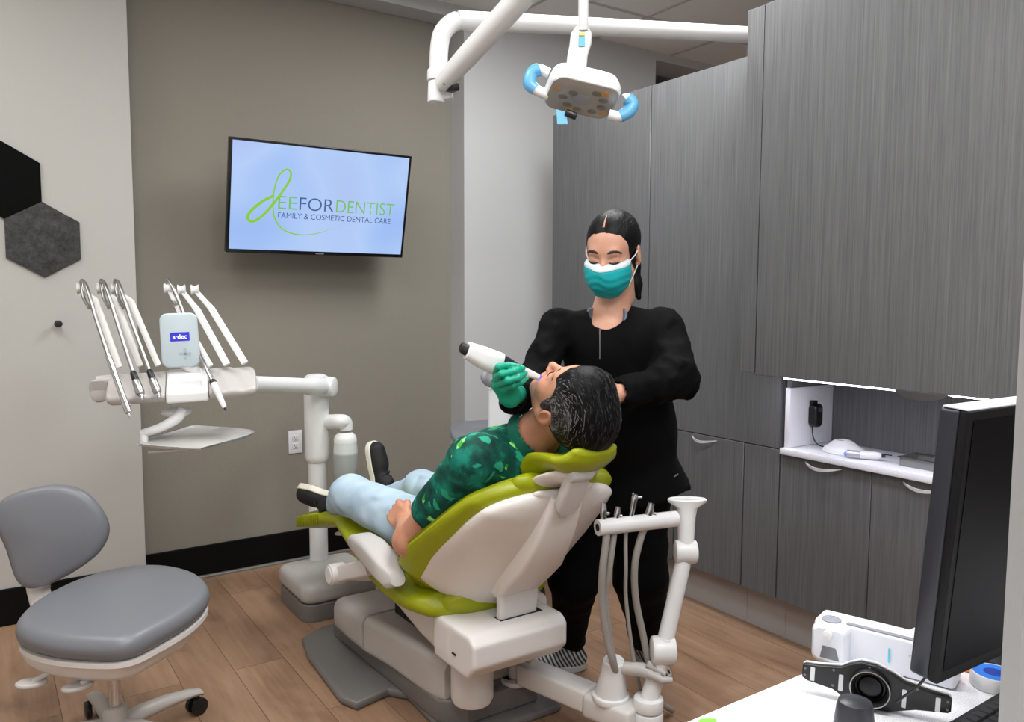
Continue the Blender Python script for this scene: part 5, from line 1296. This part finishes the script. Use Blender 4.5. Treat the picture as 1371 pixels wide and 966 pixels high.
# stubble over jaw and upper lip
def blob(m, c, r0, r1):
    n, l, b = nodes(m); t = n.new('ShaderNodeTexCoord'); d = n.new('ShaderNodeVectorMath'); d.operation = 'DISTANCE'
    l.new(t.outputs['Object'], d.inputs[0]); d.inputs[1].default_value = tuple(c); r_ = n.new('ShaderNodeMapRange'); l.new(d.outputs['Value'], r_.inputs[0])
    r_.inputs[1].default_value = r0; r_.inputs[2].default_value = r1; r_.inputs[3].default_value = .55; r_.inputs[4].default_value = 0; return r_.outputs[0]
base_c = b.inputs['Base Color'].links[0].from_socket
setcol(m, mixc(m, blob(m, hm(.03, .045, -.085), .03, .075), base_c, (120, 98, 88)))
sdf_obj('body', bodyM, .0034, m, pt_)
# hair with grey sides
mh = mat('greying_hair', (20, 20, 22), .5, spec=.2); n, l, b = nodes(mh)
tc = n.new('ShaderNodeTexCoord')
def dotp(vec):
    d = n.new('ShaderNodeVectorMath'); d.operation = 'DOT_PRODUCT'; l.new(tc.outputs['Object'], d.inputs[0]); d.inputs[1].default_value = tuple(vec); return d.outputs['Value']
cb_ = n.new('ShaderNodeCombineXYZ')
for i, (ax_, s_) in enumerate(((lx_, 210), (uz_, 14), (fy, 16))):
    mm = n.new('ShaderNodeMath'); mm.operation = 'MULTIPLY'; l.new(dotp(ax_), mm.inputs[0]); mm.inputs[1].default_value = s_; l.new(mm.outputs[0], cb_.inputs[i])
f = noise(mh, cb_.outputs[0], 1, 3, .6, 1.2)
dark = ramp(mh, f, [(.50, (7, 7, 8)), (.64, (18, 18, 19)), (.76, (96, 94, 94))]); grey = ramp(mh, f, [(.35, (30, 29, 28)), (.55, (84, 80, 78)), (.7, (160, 156, 152))])
setcol(mh, mixc(mh, blob(mh, hm(.07, .0, .025), .035, .085), dark, grey)); bump(mh, f, .35, .002)
mh.node_tree.nodes['Principled BSDF'].inputs['Specular IOR Level'].default_value = .12
hbm = s_u(.02, s_ell((0, -.018, .046), (.088, .112, .098)), s_ell((0, .03, .088), (.07, .05, .055)))
hbm = s_sub(hbm, s_ell((0, .132, -.015), (.080, .080, .098)), .005)
hbm = s_sub(hbm, s_box((0, .06, -.10), (.2, .115, .085), .01), .008); hbm = s_sub(hbm, s_box((0, -.06, -.14), (.2, .13, .06), .01), .01)
for sx in (-1, 1):
    hbm = s_sub(hbm, s_ell((sx*.092, -.006, -.006), (.026, .026, .040)), .004); hbm = s_sub(hbm, s_ell((sx*.075, .070, .010), (.03, .038, .045)), .006)
    hbm = s_u(.004, hbm, s_ell((sx*.073, .020, .004), (.010, .014, .026)))
hbm.bb = (_a((-.10, -.14, -.09)), _a((.10, .11, .155)))
hbm = s_wrinkle(hbm, .0020, 95, (1.2, .5, .5), 8)
g0 = hbm
hsc = lambda P: g0(P/1.04)*1.04
hsc.bb = (g0.bb[0]*1.04, g0.bb[1]*1.04)
hair_o = sdf_obj('hair', s_local(hsc, HCm, np.array(HM)), .003, mh, pt_)
rn = random.Random(5)
so1 = strand_mesh(hsc, hm, 150, (.0, .055), rn, (38, 130), (22, 50), .0009).obj('hair_strands', mat('dark_grey_strand', (44, 43, 44), .5, spec=.2), hair_o); so1['kind'] = 'stuff'
so2 = strand_mesh(hsc, hm, 260, (.048, .118), rn, (5, 165), (18, 40), .0009).obj('hair_strands', mat('grey_strand', (104, 101, 98), .55, spec=.2), hair_o); so2['kind'] = 'stuff'
for sx in (1, -1):
    MB().tube([hm(sx*.012, .094, .028), hm(sx*.028, .095, .034), hm(sx*.044, .087, .033), hm(sx*.055, .076, .026)], [.0034, .0045, .004, .0014], 8, 4).obj('eyebrow', bm_, pt_)
    MB().tube([hm(sx*.018, .0955, -.001), hm(sx*.031, .0965, -.004), hm(sx*.046, .089, -.001)], [.001, .0016, .001], 8, 4).obj('eyelashes', M['gap'], pt_)
# shirt
ms = mat('leaf_print_cloth', (4, 66, 56), .75, spec=.25); n, l, b = nodes(ms)
v = coords(ms, (1, 1, 1), (.4, .7, .2)); 
dn = n.new('ShaderNodeTexNoise'); dn.inputs['Scale'].default_value = 14; dn.inputs['Detail'].default_value = 2; l.new(v, dn.inputs['Vector'])
ad = n.new('ShaderNodeVectorMath'); ad.operation = 'MULTIPLY_ADD'; l.new(dn.outputs['Color'], ad.inputs[0]); ad.inputs[1].default_value = (.05, .05, .05); l.new(v, ad.inputs[2])
def vor(scale, rot, st_):
    mp = n.new('ShaderNodeMapping'); mp.inputs['Scale'].default_value = st_; mp.inputs['Rotation'].default_value = rot; l.new(ad.outputs[0], mp.inputs['Vector'])
    t = n.new('ShaderNodeTexVoronoi'); t.distance = 'MANHATTAN'; t.inputs['Scale'].default_value = scale; l.new(mp.outputs[0], t.inputs['Vector']); return t.outputs['Distance']
base = ramp(ms, noise(ms, v, 16, 3, .6), [(.3, (0, 42, 38)), (.5, (4, 74, 62)), (.66, (14, 118, 100))])
n1 = noise(ms, ad.outputs[0], 9, 4, .6, 1.0)
c1 = mixc(ms, ramp(ms, vor(15, (.3, 1.0, .2), (1, 2.2, .8)), [(.38, (255, 255, 255)), (.43, (0, 0, 0))]), base, (36, 150, 118))
veins = ramp(ms, noise(ms, ad.outputs[0], 60, 2), [(.45, (46, 150, 40)), (.6, (150, 224, 130))])
c2 = mixc(ms, ramp(ms, vor(11, (1.2, .2, .9), (1, 2.6, 1.1)), [(.35, (255, 255, 255)), (.38, (0, 0, 0))]), c1, veins)
setcol(ms, c2); bump(ms, noise(ms, v, 700, 2), .2, .001)
def lat(c, a, b_): return s_cap(V(XC+.005-a, c[0], c[1]), V(XC+.005+a, c[0], c[1]), b_, b_)
sh1 = s_u(.06, lat((1.83, .875), .105, .085), lat((1.87, .875), .06, .095), lat((1.93, .77), .085, .108), lat((2.03, .675), .075, .112), lat((2.12, .605), .075, .095))
slv = s_u(.03, s_chain([V(1.115, 1.80, .90), shLm, shLm+(elLm-shLm)*.62], [.07, .068, .062], .03), s_chain([V(1.44, 1.80, .89), shRm, shRm+(elRm-shRm)*.62], [.07, .064, .058], .03))
cutL = shLm+(elLm-shLm)*.66; dL = (elLm-shLm).normalized()
slv = s_int(slv, s_plane(cutL, dL), .004)
slv = s_sub(slv, s_cap(cutL-dL*.03, cutL+dL*.05, .049, .052), .003)
shirt = s_u(.035, sh1, slv)
shirt = s_sub(shirt, s_cap(hm(0, -.03, -.10), neckM+V(0, .02, -.01), .060, .064), .008)
shirt = s_wrinkle(shirt, .0045, 30, (1, 1, 1), 21)
shirt.bb = (_a((.93, 1.68, .46)), _a((1.62, 2.24, 1.02)))
sho = sdf_obj('shirt', shirt, .005, ms, pt_)
nd = (neckM-hm(0, -.03, -.08)).normalized()
nt = hm(0, -.03, -.08)+(neckM-hm(0, -.03, -.08))*.62
colr = s_cap(nt-nd*.01, nt+nd*.05, .066, .088); colr = s_sub(colr, s_cap(nt-nd*.08, nt+nd*.06, .0605, .076), .002)
colr = s_int(colr, s_plane(nt-nd*.012+V(0, 0, .0), -nd), .002); colr = s_int(colr, s_plane(nt+nd*.045, nd), .003)
sdf_obj('shirt_collar', colr, .0034, cloth('dark_green_cloth', (10, 88, 70), .7), pt_)
# jeans
mj = cloth('light_blue_denim', (168, 190, 206), .85, 1100)
v = coords(mj); setcol(mj, ramp(mj, noise(mj, v, 12, 3), [(.3, (156, 178, 196)), (.7, (180, 200, 214))]))
je = s_u(.05, s_chain([hipLm, knLm, anLm], [.098, .068, .052], .03), s_chain([hipRm, knRm, anRm], [.098, .068, .050], .03), s_cap(hipLm, hipRm, .10, .10))
je = s_sub(je, s_cap(anLm-(anLm-knLm).normalized()*.01, anLm+(anLm-knLm).normalized()*.08, .046, .06), .004)
je = s_wrinkle(je, .0055, 30, (1, 1, 1), 31)
je.bb = (_a((.95, 1.98, .44)), _a((1.56, 3.42, .80)))
jo = sdf_obj('jeans', je, .0062, mj, pt_)
# ankles belong to the shoes' openings; shoes
so_ = mat('cream_sole', (222, 218, 204), .5); bu_ = mat('black_knit', (12, 12, 13), .7)
d_ = V(-.34, .93, .03).normalized(); h0 = at(466, 667, 3.07)
shoe('shoe', h0, h0+d_*.27, pt_, bu_, so_, M['black_plastic'], roll=V(-.40, -.45, -.62))
h1 = at(507, 673, 3.36); d1 = V(-.02, .26, .96).normalized()
s2 = shoe('shoe', h1, h1+d1*.262, pt_, bu_, so_, M['black_plastic'], roll=V(.42, -.85, .2))

# ================================================================== MOBILE CART BEYOND THE PATIENT
mc = empty('mobile_cart', (1.95, 3.05, 0), 'white mobile cart with a rounded grey top standing behind the patient', 'cart')
ct = smooth_closed([V(*on(a, b, 2, .745)) for a, b in [(602, 572), (608, 588), (632, 596), (680, 596), (735, 590), (745, 572), (700, 562), (640, 564), (612, 566)]], 4)
MB().slab([p-V(0, 0, .02) for p in ct], V(0, 0, 1), .028, .011).obj('top', M['grey_vinyl'], mc)
c_ = sum(ct, Vector())/len(ct)
MB().loft([[c_+(p-c_)*k+V(0, 0, z) for p in ct] for k, z in ((.80, -.64), (.86, -.62), (.88, -.1), (.95, -.03), (.95, -.02))]).obj('body', M['white_plastic'], mc)
for k in range(4):
    p = c_+(ct[int(len(ct)*k/4)]-c_)*.7; MB().cyl(V(p.x-.012, p.y, .045), V(p.x+.012, p.y, .045), .045, n=20, bev=.004).tube([V(p.x, p.y, .05), V(p.x, p.y, .115)], .012, 10).obj('caster', M['black_plastic'], mc)
p0, p1 = at(669, 565, 3.45), at(669, 520, 3.45)
cw = V(.83, -.56, 0); cdp = V(.56, .83, 0)
MB().loft([[V(p0.x, p0.y, z)+cw*a+cdp*b for a, b in rrect(.048, .03, .01)] for z in (.745, p1.z)]).obj('upright', M['white_plastic'], mc)
MB().loft([[V(p0.x, p0.y, z)+cw*(a+.115)+cdp*(b+.03) for a, b in rrect(.06, .012, .006)] for z in (.745, p1.z+.04)]).obj('side_panel', mat('cart_panel', (186, 186, 190), .4), mc)
MB().tube([at(665, 512, 3.45), at(655, 512, 3.40), at(649, 506, 3.38), at(650, 498, 3.38)], [.018, .019, .018, .014], 14, 4).obj('handle', mat('cart_handle', (150, 150, 156), .35), mc)

# ================================================================== DESK IN THE FOREGROUND
DZ = .75
dk = empty('desk', (1.5, .5, 0), 'white worktop desk in the right foreground carrying the monitor', 'desk')
tp = MB(); tp.slab([V(.20, .75, DZ-.03), V(.20, .05, DZ-.03), V(2.0, .05, DZ-.03), V(2.0, .75, DZ-.03)], V(0, 0, 1), .03, .002); tp.obj('tabletop', M['white_top'], dk)
MB().boxx(.26, 1.98, .08, .70, 0, DZ-.0305).obj('cabinet_body', M['laminate'], dk)
MB().slab([V(*on(a, b, 2, DZ+.0004)) for a, b in ((938, 962), (958, 962), (962, 972), (930, 972))], V(0, 0, 1), .001).obj('green_mark', mat('bright_green', (120, 230, 60), .5), dk, False)
# monitor
mo_ = empty('monitor', (1.25, .6, DZ), 'large black computer monitor standing on the desk at right', 'monitor')
c_bl = at(1253, 917, 1.04); az_, tl_m = math.radians(-2), math.radians(4)
rt_m = V(math.cos(az_), math.sin(az_), 0); n0_ = V(math.sin(az_), -math.cos(az_), 0)
up_m = V(0, 0, 1)*math.cos(tl_m)+n0_*math.sin(tl_m); nm_m = rt_m.cross(up_m).normalized()
if nm_m.y > 0: nm_m = -nm_m
Hm, Wm = .362, .56
def mp_(x, y, z): return c_bl+rt_m*x+up_m*y+nm_m*z
mb = MB(); mb.slab([mp_(Wm/2+a, Hm/2+b, 0) for a, b in rrect(Wm/2, Hm/2, .004, 2)], -nm_m, .012, .002)
MBK = mat('monitor_black', (7, 7, 9), .5, spec=.25); mb.obj('bezel', MBK, mo_)
MB().slab([mp_(a, b, .0003) for a, b in ((.012, .016), (Wm-.012, .016), (Wm-.012, Hm-.012), (.012, Hm-.012))], nm_m, .0006).obj('screen', mat('dark_screen', (4, 5, 9), .45, spec=.1), mo_)
MB().slab([mp_(Wm/2+a, Hm/2+b, -.0118) for a, b in rrect(Wm/2, Hm/2, .006, 3)], -nm_m, .026, .004).obj('back_cover', mat('monitor_back', (36, 38, 48), .35), mo_)
MB().slab([mp_(Wm/2+a, Hm+.0005, -.018+b) for a, b in ((-Wm/2+.002, -.017), (Wm/2-.002, -.017), (Wm/2-.002, .016), (-Wm/2+.002, .016))], up_m, .0015).obj('top_strip', mat('painted_top_sheen', (225, 228, 245), .3), mo_)  # sheen on the black top edge, painted as a near-white strip
sb_ = mp_(Wm*.7, .04, -.10)
MB().tube([mp_(Wm*.7, Hm*.4, -.05), mp_(Wm*.7, .05, -.08), V(sb_.x, sb_.y, DZ+.012)], [.03, .028, .028], 16, 3, flat=.5, up=nm_m).obj('stand', M['black_plastic'], mo_)
MB().loft([[V(sb_.x+a, sb_.y+b, DZ+z) for a, b in rrect(.09, .06, .03)] for z in (.0005, .010)]).obj('base', M['black_plastic'], mo_)
MB().tube([mp_(.015, .002, -.02), mp_(.012, -.02, -.03), mp_(.0, -.05, -.05)], .0018, 8, 4).obj('cable', M['black_plastic'], mo_)
# light grey end panel near the camera on the right
ep = empty('end_panel', (1.0, .1, 0), 'tall pale grey panel edge at the far right of the photo', 'panel')
pn_d = V(.9, -.43, 0).normalized(); q_ = at(1366, 880, .60); q_.z = 0
MB().loft([[q_+V(0, 0, z)+pn_d*a+V(.43, .9, 0)*b for a, b in ((.0, 0), (.30, 0), (.30, .018), (.0, .018))] for z in (DZ+.0005, 2.2)]).obj('board', mat('pale_grey_laminate', (165, 165, 165), .5), ep, False)

# ------------------------------------------------------------------ things on the desk
dv = empty('desktop_device', (1.13, .68, DZ), 'white oblong device with cyan mark behind the black bracket on the desk', 'device')
dd_ = V(.30, -.954, 0).normalized(); da = V(.954, .30, 0); o_ = V(*on(1089, 878, 2, DZ)); o_.z = DZ
WHT = mat('device_white', (228, 230, 238), .25)
def dvp(l_, a_, z_): return o_+dd_*l_+da*a_+V(0, 0, z_)
MB().slab([dvp(.10+a, .012, .031+b) for a, b in rrect(.105, .030, .008, 4)], da, .05, .005).obj('housing', WHT, dv)
MB().loft([[dvp(.026+a*k, a_, .030+b*k) for a, b in rrect(.028, .032, .012, 5)] for k, a_ in ((.8, -.012), (.97, -.007), (1, .0), (1, .03))]).obj('end_block', WHT, dv)
MB().cyl(dvp(.022, .016, .060), dvp(.022, .016, .0645), .015, n=26, bev=.001).obj('lens_cap', mat('lens_grey', (150, 154, 164), .15), dv)
MB().cyl(dvp(.026, -.0125, .048), dvp(.026, -.019, .048), .008, n=18, bev=.002).obj('knob', M['white_plastic'], dv)
MB().slab([dvp(x, -.0118, z) for x, z in ((.014, .008), (.044, .008), (.038, .028), (.018, .028))], -da, .0012).obj('grey_window', mat('window_grey', (112, 114, 120), .3), dv, False)
MB().slab([dvp(.112+a, .0112, .030+b) for a, b in rrect(.0014, .012, .001, 1)], -da, .0008).obj('cyan_mark', mat('cyan', (110, 205, 232), .4), dv, False)
MB().slab([dvp(.12+a, .02+b, .0612) for a, b in rrect(.075, .005, .001, 1)], V(0, 0, 1), .001).obj('top_groove', mat('groove_grey', (140, 140, 150), .4), dv, False)
DR = Matrix(((dd_.x, 0, -da.x), (dd_.y, 0, -da.y), (0, 1, 0)))
text_fit('lettering', 'everSource', .140, .172, .036, .0042, o_+da*.0115, DR, mat('faint_grey', (150, 150, 165), .5), dv)
text_fit('lettering', 'CE', .176, .186, .035, .0055, o_+da*.0115, DR, mat('faint_blue', (100, 96, 150), .5), dv)
br_o = empty('bracket', at(1170, 930, 1.15), 'black winged bracket with a round ring, leaning on the white device', 'bracket')
Lb, Rb = at(1074, 898, 1.19), at(1274, 946, 1.10); bx_ = (Rb-Lb).normalized(); bn_ = V(0, 0, 1).cross(bx_).normalized()
if bn_.dot(_F) > 0: bn_ = -bn_
bu_2 = bn_.cross(bx_) if bn_.cross(bx_).z > 0 else bx_.cross(bn_)
Wb = (Rb-Lb).length
def bp(u, v_, w_=0): return Lb+bx_*(u*Wb)+bu_2*v_+bn_*w_
ol_ = [(0, .012), (0, -.012), (.04, -.018), (.22, -.023), (.30, -.034), (.40, -.042), (.50, -.045), (.60, -.042), (.68, -.034), (.78, -.024), (.98, -.015), (1.0, -.010), (1.0, .012), (.98, .017), (.86, .020), (.70, .026), (.62, .036), (.50, .046), (.40, .046), (.32, .036), (.27, .026), (.10, .018), (.02, .016)]
BB = MB(); BB.slab([bp(u, v_*.72+.0, 0) for u, v_ in ol_][::-1], -bn_, .010, .002); BB.obj('plate', mat('bracket_black', (18, 19, 22), .35), br_o)
MB().slab([bp(u, v_*.74+.0008, -.0095) for u, v_ in ol_][::-1], -bn_, .004, .001).obj('white_back', M['white_plastic'], br_o)
rc_ = bp(.475, .001, 0)
MB().lathe(rc_, bn_, [(.020, -.004), (.0265, -.002), (.0275, .006), (.0265, .010), (.0235, .012), (.021, .008), (.019, -.006), (.002, -.008)], 36).obj('ring', mat('ring_black', (10, 10, 11), .5, spec=.3), br_o)
MB().lathe(rc_, bn_, [(.0262, .0100), (.0268, .0116), (.0254, .0122), (.0248, .0112)], 40, cap=False).obj('ring_trim', M['satin'], br_o)
MB().lathe(rc_, bn_, [(.0165, -.006), (.0175, .002), (.0155, .004), (.0135, -.002), (.001, -.003)], 30).obj('inner_lens', mat('lens_black', (3, 3, 4), .3, spec=.3), br_o)
for u, v_, h_ in ((.075, .0, .010), (.275, -.003, .012), (.70, -.004, .013), (.915, -.001, .010)):
    MB().slab([bp(u+a/Wb, v_+b, .0002) for a, b in rrect(.003, h_, .001, 2)], bn_, .0016).obj('clip', M['satin_light'], br_o, False)
for u, v_ in ((.02, .006), (.02, -.004), (.22, .013), (.46, .028), (.78, .014), (.975, .006), (.975, -.005), (.22, -.010)):
    MB().cyl(bp(u, v_, 0), bp(u, v_, .0012), .0018, n=10).obj('screw', M['dark_plastic'], br_o)
cb0 = on(1143, 985, 2, DZ+.0005); cy = empty('dark_cap', cb0, 'dark grey tapered cap standing in front of the black bracket', 'cap')
MB().lathe(V(cb0.x, cb0.y, DZ+.0005), (.0, .0, 1), [(.027, 0), (.027, .01), (.023, .043), (.021, .049), (.014, .052)], 30).obj('body', mat('dark_grey_cap', (44, 45, 50), .35), cy)
tr0 = on(1330, 918, 2, DZ); tr_o = empty('tape_roll', tr0, 'roll of white tape with a bright blue core beside the keyboard', 'tape roll')
MB().lathe(V(tr0.x, tr0.y, DZ+.0005), (0, 0, 1), [(.020, 0), (.031, 0), (.032, .002), (.032, .020), (.031, .0215), (.029, .0215), (.029, .019), (.02, .019)], 36).obj('tape', M['white_plastic'], tr_o)
MB().lathe(V(tr0.x, tr0.y, DZ+.001), (0, 0, 1), [(.013, 0), (.0288, 0), (.0288, .0212), (.0145, .0212), (.013, .018)], 36).obj('core', mat('bright_blue', (24, 118, 224), .35), tr_o)
MB().cyl(V(tr0.x, tr0.y, DZ+.0215), V(tr0.x, tr0.y, DZ+.0219), .0135, n=28).obj('core_hole', mat('deep_blue', (10, 50, 150), .5), tr_o)
oc = on(1318, 898, 2, DZ); og = empty('orange_holder', oc, 'bright orange plastic piece behind the blue and white tape roll', 'holder')
MB().box(oc+V(.0, .03, .008), (.028, .010, .0075), Matrix.Rotation(-.2, 3, 'Z'), .002).box(oc+V(-.018, .012, .005), (.010, .016, .0045), Matrix.Rotation(.3, 3, 'Z'), .002).obj('body', mat('orange_plastic', (240, 120, 20), .4), og)
kb = empty('keyboard', (1.1, .45, DZ), 'black computer keyboard at the lower right corner of the desk', 'keyboard')
k0 = on(1268, 966, 2, DZ+.012); k1 = on(1345, 921, 2, DZ+.012); kx = V(k1.x-k0.x, k1.y-k0.y, 0).normalized(); ky = V(kx.y, -kx.x, 0); ko = V(k0.x, k0.y, DZ)
def kp_(x, y, z): return ko+kx*x+ky*y+V(0, 0, z)
MB().loft([[kp_(x, y, z) for x, y in ((-.006, 0), (.34, 0), (.34, .12), (-.006, .12))] for z in (.001, .010)]).obj('case', M['black_plastic'], kb, False)
km = mat('key_black', (26, 26, 28), .5)
for r_ in range(5):
    for c_i in range(14):
        x, y = .008+c_i*.0185+.004*r_, .010+r_*.0185
        MB().loft([[kp_(x+.008+a*k, y+.008+b*k, z) for a, b in rrect(.0082, .0082, .0015, 2)] for z, k in ((.0105, 1), (.0155, .86), (.016, .8))]).obj('key', km, kb)
